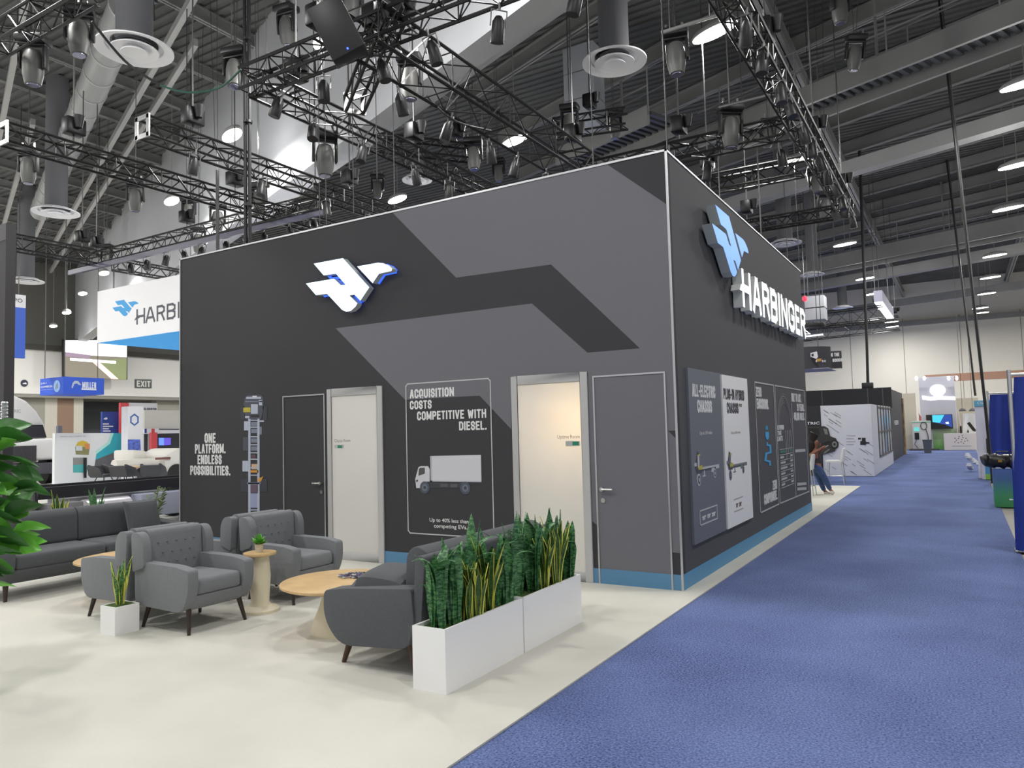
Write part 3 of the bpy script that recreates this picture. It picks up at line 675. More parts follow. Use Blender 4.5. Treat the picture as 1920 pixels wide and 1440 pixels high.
# third panel: zero emissions with the winding road
r = thing('info_panel', 'outlined dark panel about zero emissions with a bright blue winding road', 'display panel', (0, 0, 0), 0, 'outlined panels on the aisle wall')
b = MB(); b.strip(SIDE, [(3.38, 0.40), (4.6, 0.40), (4.6, 2.215), (3.38, 2.215)], 0.02, 0.002, 0.006, None, True); b.build('outline', PRINT_LINE, r)
for s, tl, br in [('ZERO', (1416.9, 725), (1427.8, 743.5)), ('EMISSIONS.', (1418.2, 746.9), (1441.3, 766.6)), ('ZERO', (1448.4, 901.7), (1457.2, 919.5)), ('COMPROMISE.', (1432.3, 928), (1458.3, 947.3))]:
    side_text(r, s, tl, br, PRINT_WHITE, 0.003, 0.035)
ROAD = mat('road_blue', (66, 168, 224), 0.6)
b = MB()
def sline(b, pts, w, d=0.006): b.strip(SIDE, [sp(*p) for p in pts], w, 0.003, d)
rp = [(1438, 830), (1438.2, 834.5), (1443.5, 835.5), (1444.2, 848), (1436, 850.5), (1434.6, 863), (1442.6, 865.5), (1443.2, 871.5)]
for i, ((x0, y0), (x1, y1)) in enumerate(zip(rp, rp[1:])):
    L = math.hypot(x1-x0, y1-y0); ux, uy = (x1-x0)/L*1.7, (y1-y0)/L*1.7
    if i == 0: ux *= .5; uy *= .5
    sprism(b, [(x0-ux-uy, y0-uy+ux), (x1+ux-uy, y1+uy+ux), (x1+ux+uy, y1+uy-ux), (x0-ux+uy, y0-uy-ux)], None, 0.003, 0.006 + 0.0003*(i % 3))
sprism(b, [(1434.7, 809.5), (1440.8, 809.5), (1441.2, 820), (1439, 824.5), (1436.6, 824), (1434.9, 819)], None, 0.003, 0.006)
for k in range(3): sprism(b, [(1434.8+k*1.5, 798.5), (1435.6+k*1.5, 798.6), (1435.8+k*1.5, 806), (1435+k*1.5, 806)], None, 0.003, 0.006)
b.build('road_drawing', ROAD, r)
# fourth panel: tyre arcs, price table and mileage lines
r = thing('info_panel', 'outlined dark panel with tyre arcs and a list of small lines at the far end', 'display panel', (0, 0, 0), 0, 'outlined panels on the aisle wall')
b = MB(); b.strip(SIDE, [(4.69, 0.40), (7.2, 0.37), (7.2, 2.21), (4.69, 2.215)], 0.02, 0.002, 0.006, None, True); b.strip(SIDE, [(5.95, 0.39), (5.95, 1.95)], 0.02, 0.002, 0.006); b.build('outline', PRINT_LINE, r)
for s, tl, br in [('BUILT TO LAST.', (1483.5, 737), (1502.3, 753)), ('20 YEARS.', (1493.8, 756.8), (1507.9, 770.4)), ('450,000 MILES.', (1487.8, 773.5), (1508.4, 788.2)), ('OUTPERFORM', (1457.2, 797.5), (1469.6, 806.3)), ('TIME', (1457.7, 808), (1465.3, 816.9)), ('LIMITS', (1457.9, 818.5), (1467.4, 827.5))]:
    side_text(r, s, tl, br, PRINT_WHITE, 0.003, 0.03)
b = MB()
for x0, x1, y in ((1491, 1509, 845.5), (1495, 1511, 908), (1495, 1511, 917)): b.strip(SIDE, [sp(x0, y), sp(x1, y-1.2)], 0.05, 0.003, 0.006)
b.build('small_lines', PRINT_LINE, r)
b = MB()
for k in range(5):
    rr = 0.55 - k*0.035; pts = [(5.3 + 1.0*rr*math.cos(t*PI/14)*1.0, 1.55 + rr*1.0*math.sin(t*PI/14)) for t in range(0 if k < 3 else 3, 15)]
    b.strip(SIDE, pts, 0.012 if k != 1 else 0.024, 0.003, 0.005)
b.build('tyre_arcs', mat('arc_grey', (128, 128, 132), 0.7), r)
b = MB()
for k in range(8): b.strip(SIDE, [(4.85, 0.62+k*0.085), (5.85, 0.62+k*0.085)], 0.01, 0.003, 0.005)
for k in range(4): b.strip(SIDE, [(5.35+k*0.14, 1.05 + 0.1*(k % 2)), (5.35+k*0.14, 1.5)], 0.018, 0.003, 0.005)
b.build('table_lines', PRINT_LINE, r)
for k in range(7):
    MB().strip(SIDE, [(4.87, 0.667+k*0.085), (5.1+0.06*((k*3) % 5), 0.667+k*0.085)], 0.034, 0.003, 0.005).build('list_row', PRINT_LINE if k != 6 else GREEN, r); MB().strip(SIDE, [(5.64, 0.667+k*0.085), (5.82, 0.667+k*0.085)], 0.034, 0.003, 0.005).build('list_price', PRINT_LINE if k != 6 else GREEN, r)

# ================================================================== the lounge
FABRIC = mat('grey_wool', (124, 127, 131), 0.95, vary=0.1, scale=160, bump=0.25, bscale=420, spec=0.15, sheen=0.15)
FABRIC_DARK = mat('dark_grey_wool', (88, 90, 94), 0.95, vary=0.1, scale=160, bump=0.25, bscale=420, spec=0.15, sheen=0.15)
BUTTON = mat('button_grey', (116, 119, 122), 0.9)
WALNUT = mat('walnut_leg', (74, 46, 34), 0.4, vary=0.2, scale=30)
WALNUT_DARK = mat('dark_walnut_leg', (52, 40, 36), 0.4, vary=0.2, scale=30)
OAK = mat('oak_top', (204, 172, 124), 0.45, vary=0.12, scale=6)
CREAM = mat('cream_column', (224, 214, 188), 0.5, vary=0.03, scale=3)
XZ = lambda y: frame((0, y, 0), (1, 0, 0), (0, 0, 1))        # side profiles: normal points to -y
def rounded(pts, k=5):
    """pts (a, b, r): polygon with rounded corners"""
    out = []
    n = len(pts)
    for i in range(n):
        a = Vector(pts[i-1][:2]); p = Vector(pts[i][:2]); c = Vector(pts[(i+1) % n][:2]); r = pts[i][2]
        u = (a-p); v = (c-p); lu, lv = u.length, v.length; u.normalize(); v.normalize()
        t = min(r, lu*0.49, lv*0.49)
        if t < 1e-4: out.append(tuple(p)); continue
        p0 = p+u*t; p1 = p+v*t
        for j in range(k+1):
            s = j/k; q = p0*(1-s)**2 + p*2*s*(1-s) + p1*s*s; out.append((q.x, q.y))
    return out
def cushion(w, d, h, n=14, pinch=0.08, e=0.42):
    """a stuffed pillow lying flat: w along x, d along y"""
    b = MB(); vs = []; fs = []
    for s in (1, -1):
        for i in range(n+1):
            for j in range(n+1):
                u = -1+2*i/n; v = -1+2*j/n
                t = max(0.0, (1-u**4)*(1-v**4))**e
                kx = 1-pinch*(1-v*v); ky = 1-pinch*(1-u*u)
                vs.append((u*w/2*ky if False else u*w/2*(1-pinch*(1-v*v)*abs(u)**3), v*d/2*(1-pinch*(1-u*u)*abs(v)**3), s*t*h/2))
    N = (n+1)**2
    for s in (0, 1):
        for i in range(n):
            for j in range(n):
                q = (s*N+i*(n+1)+j, s*N+(i+1)*(n+1)+j, s*N+(i+1)*(n+1)+j+1, s*N+i*(n+1)+j+1)
                fs.append(q if s == 0 else q[::-1])
    b.add(vs, fs, None, True)
    return b
def armchair(label, loc, rz):
    r = thing('armchair', label, 'armchair', loc, rz, 'grey wingback lounge armchairs')
    # front is +x, width along y
    arm = rounded([(-0.36, 0.2, 0.06), (0.30, 0.185, 0.1), (0.38, 0.36, 0.1), (0.375, 0.54, 0.03), (0.2, 0.565, 0.03), (-0.37, 0.575, 0.03)])
    for s in (1, -1):
        y = s*0.285
        MB().prism(arm, XZ(y + 0.05), 0.0, 0.1).build('arm', FABRIC, r, bevel=0.02, seg=3)
    b = MB(); b.prism(rounded([(-0.34, 0.19, 0.05), (0.30, 0.185, 0.08), (0.345, 0.30, 0.03), (0.345, 0.315, 0.02), (-0.34, 0.315, 0.02)]), XZ(0.25), 0.0, 0.5); b.build('base', FABRIC, r, bevel=0.015, seg=2)
    b = MB(); b.box((-0.24, -0.232, 0.31), (0.35, 0.232, 0.455)); b.build('seat_cushion', FABRIC, r, bevel=0.045, seg=4)
    bk = rounded([(-0.24, 0.32, 0.02), (-0.36, 0.32, 0.05), (-0.40, 0.84, 0.06), (-0.275, 0.845, 0.06)])
    MB().prism(bk, XZ(0.265), 0.0, 0.53).build('backrest', FABRIC, r, bevel=0.03, seg=3)
    for s in (1, -1):
        wing = rounded([(-0.37, 0.48, 0.03), (-0.21, 0.53, 0.03), (-0.215, 0.74, 0.08), (-0.27, 0.825, 0.06), (-0.395, 0.825, 0.05)])
        MB().prism(wing, XZ(s*0.315 + 0.04), 0.0, 0.08).build('wing', FABRIC, r, bevel=0.022, seg=3)
    for i, z in enumerate((0.54, 0.63, 0.72)):
        for j in range(-2, 3) if i % 2 == 0 else (-1.5, -0.5, 0.5, 1.5):
            x = -0.24 - (z-0.32)*0.0667
            MB().lathe([(0.002, -0.004), (0.009, -0.002), (0.009, 0.002), (0.002, 0.004)], 8, (x+0.006, j*0.09, z)).build('button', BUTTON, r)
    for sx in (1, -1):
        for sy in (1, -1):
            x = 0.27*sx if sx > 0 else -0.27; top = Vector((x, sy*0.25, 0.215)); bot = Vector((x + 0.05*sx, sy*0.285, 0.0))
            MB().tube([bot, top], [0.014, 0.024], 10).build('leg', WALNUT_DARK, r)
    return r
armchair('grey wingback armchair nearest the viewer, facing the dark sofa', (-3.475, -2.995, 0), 0)
armchair('grey wingback armchair nearest the first door, facing the dark sofa', (-3.495, -1.84, 0), 0)
armchair('grey wingback armchair behind the variegated plant cube, facing the far left sofa', (-4.33, -2.99, 0), PI)
armchair('grey wingback armchair behind the small potted plant, facing the far left sofa', (-4.36, -1.86, 0), PI)

def sofa(label, loc, rz, L, wood, fab):
    """front +x, length along y"""
    r = thing('sofa', label, 'sofa', loc, rz)
    arm = rounded([(-0.36, 0.2, 0.1), (0.28, 0.15, 0.14), (0.43, 0.33, 0.14), (0.425, 0.525, 0.05), (0.2, 0.555, 0.05), (-0.38, 0.60, 0.03), (-0.4, 0.4, 0.05)])
    for s in (1, -1):
        MB().prism(arm, XZ(s*(L/2-0.075) + 0.075), 0.0, 0.15).build('arm', fab, r, bevel=0.035, seg=3)
    b = MB(); b.prism(rounded([(-0.38, 0.17, 0.08), (0.30, 0.16, 0.1), (0.39, 0.29, 0.05), (0.39, 0.32, 0.02), (-0.38, 0.32, 0.02)]), XZ(L/2-0.12), 0.0, L-0.24); b.build('base', fab, r, bevel=0.015)
    n = 2; w = (L-0.3)/n
    for i in range(n):
        y0 = -L/2+0.15+i*w
        b = MB(); b.box((-0.22, y0+0.006, 0.315), (0.41, y0+w-0.006, 0.47)); b.build('seat_cushion', fab, r, bevel=0.05, seg=4)
        bk = rounded([(-0.20, 0.45, 0.06), (-0.37, 0.45, 0.06), (-0.44, 0.80, 0.08), (-0.30, 0.865, 0.09), (-0.22, 0.8, 0.09)])
        MB().prism(bk, XZ(y0+w-0.006), 0.0, w-0.012).build('back_cushion', fab, r, bevel=0.05, seg=4)
    bk = rounded([(-0.36, 0.2, 0.04), (-0.43, 0.2, 0.06), (-0.49, 0.82, 0.05), (-0.41, 0.82, 0.05)])
    MB().prism(bk, XZ(L/2-0.02), 0.0, L-0.04).build('backrest', fab, r, bevel=0.03, seg=3)
    for sx in (1, -1):
        for sy in (1, -1):
            x = 0.27*sx; MB().tube([(x+0.06*sx, sy*(L/2-0.13)+sy*0.03, 0.0), (x, sy*(L/2-0.13), 0.2)], [0.017, 0.03], 10).build('leg', wood, r)
    return r
sofa('dark grey sofa seen from its end, behind the white planter troughs', (-1.13, -2.36, 0), PI, 1.92, WALNUT, FABRIC_DARK)
sofa('long dark grey sofa at far left behind the round oak table', (-6.43, -2.30, 0), 0, 2.26, WALNUT_DARK, FABRIC_DARK)
# loose throw cushions
def throw(label, loc, rot, w=0.46, h=0.17, m=FABRIC_DARK):
    o = cushion(w, w, h).build('throw_cushion', m, smooth=True); o.location = loc; o.rotation_euler = rot
    return tag(o, label, 'cushion', 'loose sofa cushions')
throw('dark cushion lying flat in the corner of the sofa by the planters', (-1.15, -3.02, 0.565), (0.10, 0.06, 0.1), 0.44, 0.2)
throw('square dark cushion standing against the back of the far left sofa', (-6.42, -1.62, 0.66), (0.0, 1.28, 0.06), 0.46, 0.16)

# tables
def oval_table(label, loc, rx, ry, z, base_r, group):
    r = thing('coffee_table', label, 'coffee table', loc, 0, group)
    MB().lathe([(0.96, z-0.03), (1.0, z-0.02), (1.0, z-0.004), (0.99, z)], 48, sx=rx, sy=ry).build('table_top', OAK, r)
    MB().lathe([(base_r*1.0, 0), (base_r*1.02, 0.02), (base_r*0.92, 0.1), (base_r*0.72, 0.22), (base_r*0.6, 0.32), (base_r*0.66, z-0.03)], 32).build('pedestal', CREAM, r)
    return r
oval_table('oval oak coffee table between the armchairs and the end-on sofa', (-2.08, -2.60, 0), 0.50, 0.50, 0.42, 0.25, 'oval oak coffee tables')
oval_table('oval oak coffee table in front of the far left sofa', (-5.12, -2.52, 0), 0.50, 0.60, 0.42, 0.25, 'oval oak coffee tables')
r = thing('side_table', 'small round oak side table on a cream column between two armchairs', 'side table', (-3.29, -2.43, 0))
MB().lathe([(0.145, 0.525), (0.15, 0.53), (0.15, 0.545), (0.148, 0.55)], 36).build('table_top', OAK, r)
MB().lathe([(0.175, 0), (0.175, 0.025), (0.16, 0.04), (0.1, 0.06), (0.082, 0.09), (0.09, 0.2), (0.098, 0.33), (0.085, 0.5), (0.09, 0.525)], 32).build('pedestal', CREAM, r)
# heaps of giveaway badges on the tables: wire-thin, nobody could count them
def badges(label, c, rad, n, seed):
    rnd = random.Random(seed); b = MB(); ms = [mat('badge_black', (40, 40, 44), 0.4), mat('badge_white', (210, 210, 214), 0.4), mat('badge_violet', (96, 86, 130), 0.4), mat('badge_silver', (150, 150, 155), 0.3, metal=0.6)]
    for i in range(n):
        t = rnd.random()*2*PI; q = rad*math.sqrt(rnd.random()); a = rnd.random()*PI
        p = Vector((math.cos(t)*q*1.0, math.sin(t)*q, 0.004 + rnd.random()*0.018*(1-q/rad*0.7))); u = Vector((math.cos(a), math.sin(a), 0))
        b.obox(p, u*0.018, Vector((-u.y, u.x, 0))*0.007, (0, 0, 0.003), ms[rnd.randrange(4)])
    o = b.build('badge_pile', None, loc=c); tag(o, label, 'badges', kind='stuff')
badges('loose heap of small pins and badges on the oak table near the sofa end', (-2.10, -2.42, 0.422), 0.13, 110, 3)
badges('loose heap of small pins and badges on the oak table at far left', (-5.02, -2.62, 0.422), 0.12, 90, 5)

# ------------------------------------------------------------------ plants
def leaf_green(name, a, b, sc):
    m = bpy.data.materials.new(name); m.use_nodes = True; nt = m.node_tree; p = nt.nodes['Principled BSDF']; p.inputs['Roughness'].default_value = 0.42
    tc = nt.nodes.new('ShaderNodeTexCoord'); mp = nt.nodes.new('ShaderNodeMapping'); mp.inputs['Scale'].default_value = (sc*0.35, sc*0.35, sc)
    n = nt.nodes.new('ShaderNodeTexNoise'); n.inputs['Scale'].default_value = 1.0; n.inputs['Detail'].default_value = 6; n.inputs['Distortion'].default_value = 0.6
    r = nt.nodes.new('ShaderNodeValToRGB'); r.color_ramp.elements[0].position = 0.42; r.color_ramp.elements[1].position = 0.62
    r.color_ramp.elements[0].color = lin(a); r.color_ramp.elements[1].color = lin(b)
    nt.links.new(tc.outputs['Object'], mp.inputs[0]); nt.links.new(mp.outputs[0], n.inputs['Vector']); nt.links.new(n.outputs['Fac'], r.inputs[0]); nt.links.new(r.outputs[0], p.inputs['Base Color'])
    return m
SNAKE = leaf_green('snake_leaf', (40, 90, 50), (106, 160, 102), 75)
SNAKE_V = leaf_green('snake_leaf_olive', (40, 78, 34), (66, 104, 44), 60)
YELLOW = mat('leaf_margin', (224, 222, 96), 0.5)
MOSS = mat('moss', (60, 84, 30), 0.95, vary=0.5, scale=40, bump=1.0, bscale=60)
LEAF = mat('leaf_bright', (104, 180, 62), 0.4, vary=0.2, scale=7)
LEAF_D = mat('leaf_deep', (56, 108, 48), 0.4, vary=0.25, scale=7)
POT_WHITE = mat('planter_white', (247, 247, 247), 0.4)
def blade(b, base, az, lean, h, w, curl=0.0, m=SNAKE, margin=None, mw=0.16, twist=0.0, n=12):
    """one sword leaf: base point, direction az, leaning outward, folded cross-section, pointed tip"""
    base = Vector(base); out = Vector((math.cos(az), math.sin(az), 0)); rows = []
    for i in range(n+1):
        t = i/n
        prof = (0.55 + 0.45*min(1, t*2.2)) if t < 0.6 else max(0.02, (1-((t-0.6)/0.4)**2.2))
        ww = w/2*prof; a2 = az + PI/2 + twist*t; side = Vector((math.cos(a2), math.sin(a2), 0)); nrm = Vector((-side.y, side.x, 0))
        c = base + UP*(h*(t - curl*0.28*max(0, t-0.62)**2*6)) + out*(lean*h*t*t + curl*h*0.55*max(0, t-0.6)**1.5*2)
        wob = math.sin(t*9 + az*3)*0.004
        rows.append([c - side*ww + nrm*wob, c - side*ww*(1-mw) + nrm*0.006*prof, c + nrm*0.012*prof, c + side*ww*(1-mw) + nrm*0.006*prof, c + side*ww - nrm*wob])
    for i in range(n):
        for j in range(4):
            mm = margin if (margin and j in (0, 3)) else m
            b.add([rows[i][j], rows[i][j+1], rows[i+1][j+1], rows[i+1][j]], [(0, 1, 2, 3)], mm, True)
def weld(o):
    bm = bmesh.new(); bm.from_mesh(o.data); bmesh.ops.remove_doubles(bm, verts=bm.verts, dist=1e-5); bm.to_mesh(o.data); bm.free(); return o
def trough(label, loc, seed, plants):
    r = thing('planter_trough', label, 'planter', loc, 0, 'white planter troughs')
    L, D, h, t = 0.96, 0.262, 0.40, 0.018; rnd = random.Random(seed)
    b = MB()
    x1 = D/2; y1 = L/2
    b.box((-x1, -y1, 0), (x1, y1, 0.03)); b.box((-x1, -y1, 0.03), (-x1+t, y1, h)); b.box((x1-t, -y1, 0.03), (x1, y1, h)); b.box((-x1+t, -y1, 0.03), (x1-t, -y1+t, h)); b.box((-x1+t, y1-t, 0.03), (x1-t, y1, h))
    b.build('trough', POT_WHITE, r)
    MB().box((-x1+t, -y1+t, 0.3), (x1-t, y1-t, h-0.025)).build('moss', MOSS, r)
    for i, (y, x, kind, hh) in enumerate(plants):
        b = MB()
        if kind == 'v':
            for k in range(9):
                a = k*2*PI/9 + rnd.random(); q = 0.035
                blade(b, (x+q*math.cos(a), y+q*math.sin(a), h-0.03), a, 0.10+0.16*rnd.random(), hh*(0.55+0.45*rnd.random()), 0.05, 0.0, SNAKE_V, YELLOW, 0.22, rnd.uniform(-.5, .5))
        else:
            for k in range(7):
                a = k*2*PI/7 + rnd.random(); q = 0.04
                blade(b, (x+q*math.cos(a), y+q*math.sin(a), h-0.03), a, 0.02+0.09*rnd.random(), hh*(0.62+0.38*rnd.random()), 0.085, rnd.choice((0, 0, 0, 0.5, 1.0)), SNAKE, None, 0.16, rnd.uniform(-.7, .7))
        weld(b.build('snake_plant', None, r))
    return r
trough('white planter trough nearest the viewer, full of snake plants', (-0.522, -2.95, 0), 11,
       [(-0.37, -0.0, 's', 0.64), (-0.24, 0.03, 's', 0.58), (-0.12, 0.05, 'v', 0.50), (0.03, -0.02, 's', 0.70), (0.16, 0.04, 'v', 0.56), (0.30, 0.0, 's', 0.60), (-0.10, -0.08, 's', 0.58), (-0.30, -0.07, 's', 0.55), (0.38, 0.06, 's', 0.52), (-0.05, 0.09, 'v', 0.42)])
trough('white planter trough farther back beside the second frosted pane, full of snake plants', (-0.522, -1.97, 0), 23,
       [(-0.33, -0.03, 's', 0.66), (-0.16, 0.03, 's', 0.56), (-0.02, 0.05, 'v', 0.50), (0.08, -0.04, 's', 0.66), (0.22, 0.03, 'v', 0.56), (0.33, -0.02, 's', 0.64), (-0.05, -0.08, 's', 0.6), (-0.25, -0.06, 's', 0.6), (0.12, 0.09, 'v', 0.5), (0.38, 0.06, 's', 0.5)])
r = thing('planter_cube', 'white cube planter with one yellow-edged snake plant beside the nearest armchair', 'planter', (-3.82, -3.475, 0), 0.0)
s_ = 0.108; b = MB(); b.box((-s_, -s_, 0), (s_, s_, 0.03)); b.box((-s_, -s_, 0.03), (-s_+0.015, s_, 0.235)); b.box((s_-0.015, -s_, 0.03), (s_, s_, 0.235)); b.box((-s_+0.015, -s_, 0.03), (s_-0.015, -s_+0.015, 0.235)); b.box((-s_+0.015, s_-0.015, 0.03), (s_-0.015, s_, 0.235)); b.build('cube_pot', POT_WHITE, r)
MB().box((-s_+0.015, -s_+0.015, 0.2), (s_-0.015, s_-0.015, 0.235)).build('moss', MOSS, r)
b = MB(); rnd = random.Random(9)
for k in range(10):
    a = k*2*PI/10 + rnd.random()*0.5; blade(b, (0.03*math.cos(a), 0.03*math.sin(a), 0.22), a, 0.08+0.17*rnd.random(), 0.44*(0.55+0.45*rnd.random()), 0.05, 0.0, SNAKE, YELLOW, 0.24, rnd.uniform(-.4, .4))
weld(b.build('snake_plant', None, r))
# potted succulent on the side table
r = thing('potted_plant', 'small bright green potted plant on the round side table', 'plant', (-3.30, -2.43, 0.551))
MB().lathe([(0.034, 0), (0.04, 0.075), (0.036, 0.075), (0.034, 0.065)], 20).build('pot', mat('sand_pot', (206, 196, 176), 0.6), r)
b = MB(); rnd = random.Random(4)
for k in range(60):
    a = rnd.random()*2*PI; el = rnd.random(); d = Vector((math.cos(a)*math.cos(el*1.4), math.sin(a)*math.cos(el*1.4), 0.25+math.sin(el*1.4))).normalized()
    L = 0.07+0.06*rnd.random(); s = d.cross(UP).normalized()*0.019; p = Vector((0, 0, 0.07))
    b.add([p, p+d*L*0.55+s, p+d*L+UP*-0.01, p+d*L*0.55-s], [(0, 1, 2, 3)], LEAF, True)
b.build('leaves', None, r)
# broad-leaved fig at the left edge of the picture
def broad_leaf(b, p, d, L, w, m, droop=0.3, roll=0.0):
    d = Vector(d).normalized(); s = d.cross(UP)
    s = s.normalized() if s.length > 1e-4 else Vector((1, 0, 0)); n = s.cross(d); s, n = s*math.cos(roll) + n*math.sin(roll), n*math.cos(roll) - s*math.sin(roll); rows = []
    for i in range(8):
        t = i/7; ww = w/2*(math.sin(PI*min(1, t**0.75))**0.8 if 0 < t < 1 else 0.04)
        c = Vector(p) + d*L*t - UP*droop*L*t*t
        rows.append([c - s*ww + n*ww*0.35, c - s*ww*0.5 + n*ww*0.1*math.sin(t*14), c, c + s*ww*0.5 + n*ww*0.1*math.cos(t*14), c + s*ww + n*ww*0.35])
    for i in range(7):
        for j in range(4): b.add([rows[i][j], rows[i][j+1], rows[i+1][j+1], rows[i+1][j]], [(0, 1, 2, 3)], m, True)
fp = Vector((-3.48, -4.93, 0))
r = thing('fig_plant', 'tall broad-leaved fig plant at the left edge of the picture', 'plant', fp)
MB().lathe([(0.12, 0), (0.15, 0.34), (0.135, 0.34), (0.13, 0.31)], 28).build('pot', POT_WHITE, r)
MB().tube([(0, 0, 0.3), (0.02, 0.03, 0.8), (0.0, 0.08, 1.3), (-0.02, 0.06, 1.75)], [0.02, 0.017, 0.013, 0.008], 8).build('trunk', mat('bark', (92, 74, 52), 0.8), r)
rnd = random.Random(31); b = MB()
for k in range(190):
    z = 0.62 + 1.02*(k/190); a = k*2.4 + rnd.random()*0.5; el = rnd.uniform(-0.25, 0.75)
    d = (math.cos(a)*math.cos(el), math.sin(a)*math.cos(el), math.sin(el)); L = rnd.uniform(0.17, 0.29)
    q = Vector((0.01, 0.05*min(1, z), z)) + Vector((math.cos(a), math.sin(a), 0.25))*rnd.uniform(0.05, 0.36)
    broad_leaf(b, q, d, L, L*0.66, LEAF if rnd.random() < 0.5 else LEAF_D, rnd.uniform(0.05, 0.35), rnd.uniform(-1.1, 1.1))
for k in range(26):
    z = 0.6 + 0.95*(k/26); a = k*2.4; b.tube([(0.01, 0.05, z-0.1), (0.3*math.cos(a), 0.3*math.sin(a), z+0.06)], 0.006, 5, LEAF_D)
weld(b.build('foliage', None, r))
# feathery plant by the left end of the dark wall
pp = at(312, 1002, 2, 0.16); pp = Vector((-7.55, -0.75, 0))
r = thing('potted_plant', 'pale feathery plant in a white pot at the left end of the dark wall', 'plant', pp)
MB().lathe([(0.12, 0), (0.15, 0.42), (0.135, 0.42), (0.13, 0.39)], 24).build('pot', POT_WHITE, r)
rnd = random.Random(12); b = MB(); PALE = mat('leaf_pale', (128, 146, 104), 0.6, vary=0.25, scale=9)
for k in range(9):
    a = rnd.random()*2*PI; tip = Vector((math.cos(a)*0.16, math.sin(a)*0.16, 0.42+0.45*rnd.random()+0.1)); p0 = Vector((0, 0, 0.38))
    b.tube([p0, (p0+tip)/2 + UP*0.06, tip], 0.006, 5, PALE)
    for j in range(12):
        q = p0.lerp(tip, 0.25+0.75*j/12); aa = rnd.random()*2*PI; broad_leaf(b, q, (math.cos(aa), math.sin(aa), 0.7), 0.12, 0.035, PALE, 0.2)
b.build('foliage', None, r)

# ================================================================== the lighting rig over the stand
TRUSS = mat('black_truss', (58, 58, 58), 0.32, metal=0.75)
TRUSS_S = mat('silver_truss', (150, 150, 150), 0.3, metal=0.8)
CHAIN = mat('chain_steel', (96, 96, 95), 0.4, metal=0.6)
HEAD_GREY = mat('fixture_grey', (92, 92, 90), 0.45)
HEAD_BLACK = mat('fixture_black', (30, 30, 32), 0.45)
LENS = mat('fixture_lens', (150, 150, 175), 0.08, metal=0.6)
ZT = 6.4
def truss(label, p0, p1, s=0.29, m=TRUSS, group='box trusses of the lighting rig', cat='truss', hoists=(), plate=False):
    p0 = Vector(p0); p1 = Vector(p1); d = (p1-p0); L = d.length; d.normalize()
    sd = d.cross(UP).normalized() if abs(d.z) < 0.95 else Vector((1, 0, 0)); up = sd.cross(d).normalized()
    r = thing('lighting_truss', label, cat, p0, 0, group); h = s/2; cs = [sd*h*i + up*h*j for i, j in ((-1,-1), (1,-1), (1,1), (-1,1))]
    for c in cs: MB().tube([c, c+d*L], 0.024, 6).build('chord', m, r)
    b = MB(); n = max(2, int(L/(s*0.95))); st = L/n
    for f in range(4):
        a, c = cs[f], cs[(f+1) % 4]
        for i in range(n):
            x0, x1 = (a, c) if (i+f) % 2 == 0 else (c, a)
            b.tube([x0+d*st*i, x1+d*st*(i+1)], 0.011, 4)
            if i % 3 == 0: b.tube([a+d*st*i, c+d*st*i], 0.011, 4)
    b.build('lacing', m, r)
    if plate:
        e = MB(); e.obox(Vector((0,0,0)), sd*h*1.15, up*h*0.25, d*0.01); 
        e = MB()
        for i, j in ((1, 0), (-1, 0)): e.obox(sd*h*i, sd*0.035, d*0.01, up*h*1.2)
        for j in (1, -1): e.obox(up*h*j, sd*h*1.2, d*0.01, up*0.035)
        e.build('end_plate', TRUSS_S, r)
    for hi, t in enumerate(hoists):
        for dt in (0, .08, -.08, .16, -.16, .24, -.24, .32, -.32):
            c = p0 + d*L*(t+dt); g = (c.y - 4.449 - (c.x+8.483)*-0.3895)*0.93
            if 0 < t+dt < 1 and not -0.3 < g < 1.6: t += dt; break
        c = p0 + d*L*t + UP*(h+0.32)
        q = thing('chain_hoist', 'chain hoist ' + hoist_label(label) + ('' if len(hoists) == 1 else ', ' + ('front', 'rear', 'rearmost')[hi] + ' one'), 'hoist', c, 0, 'chain hoists of the rig')
        MB().box((-0.11, -0.16, -0.14), (0.11, 0.16, 0.14)).build('motor_body', BLACK_METAL, q, bevel=0.03)
        MB().tube([(0, 0, 0.14), (0, 0, ZC-c.z-0.05)], 0.014, 5).build('chain', CHAIN, q)
        MB().tube([(0, 0, -0.14), (0, 0, -0.32)], 0.014, 5).build('hook', CHAIN, q)
        MB().tube([sd*h + UP*-.31, sd*-h + UP*-.31], 0.02, 6).build('spreader', TRUSS, q)
        MB().lathe([(0.05, 0.0), (0.09, 0.2), (0.085, 0.2)], 10, (0.16, 0, -0.05)).build('chain_bag', HEAD_BLACK, q)
    return r
def hoist_label(l): return 'of the ' + ' '.join(l.split()[:10])
T = truss
T('black box truss running back above the left end of the stand', (-8.0, -0.65, ZT), (-8.0, 6.6, ZT), hoists=(0.12, 0.62), plate=True)
T('black box truss running back above the emblem sign', (-5.45, -0.65, ZT), (-5.45, 6.6, ZT), hoists=(0.1, 0.55))
T('tall black box truss running back over the middle of the stand', (-3.3, -0.9, ZT), (-3.3, 6.4, ZT), s=0.5, hoists=(0.1, 0.6))
T('black box truss running back above the aisle wall', (0.45, 0.2, ZT+0.1), (0.45, 11.3, ZT+0.1), hoists=(0.25, 0.6, 0.93))
T('black box truss crossing high above the front wall', (-5.6, -0.65, ZT+0.05), (1.2, -0.65, ZT+0.05), hoists=(0.2, 0.75))
T('black box truss crossing above the stand behind the front corner', (-3.3, 5.2, ZT), (0.3, 5.15, ZT), hoists=(0.5,))
T('second black box truss crossing above the stand behind the front corner', (-3.1, 6.5, ZT-0.25), (0.3, 6.5, ZT-0.25), hoists=(0.5,))
T('thin black truss crossing behind the blue emblem', (-3.2, 9.6, ZT-0.35), (0.35, 9.6, ZT-0.35), s=0.24, hoists=(0.5,))
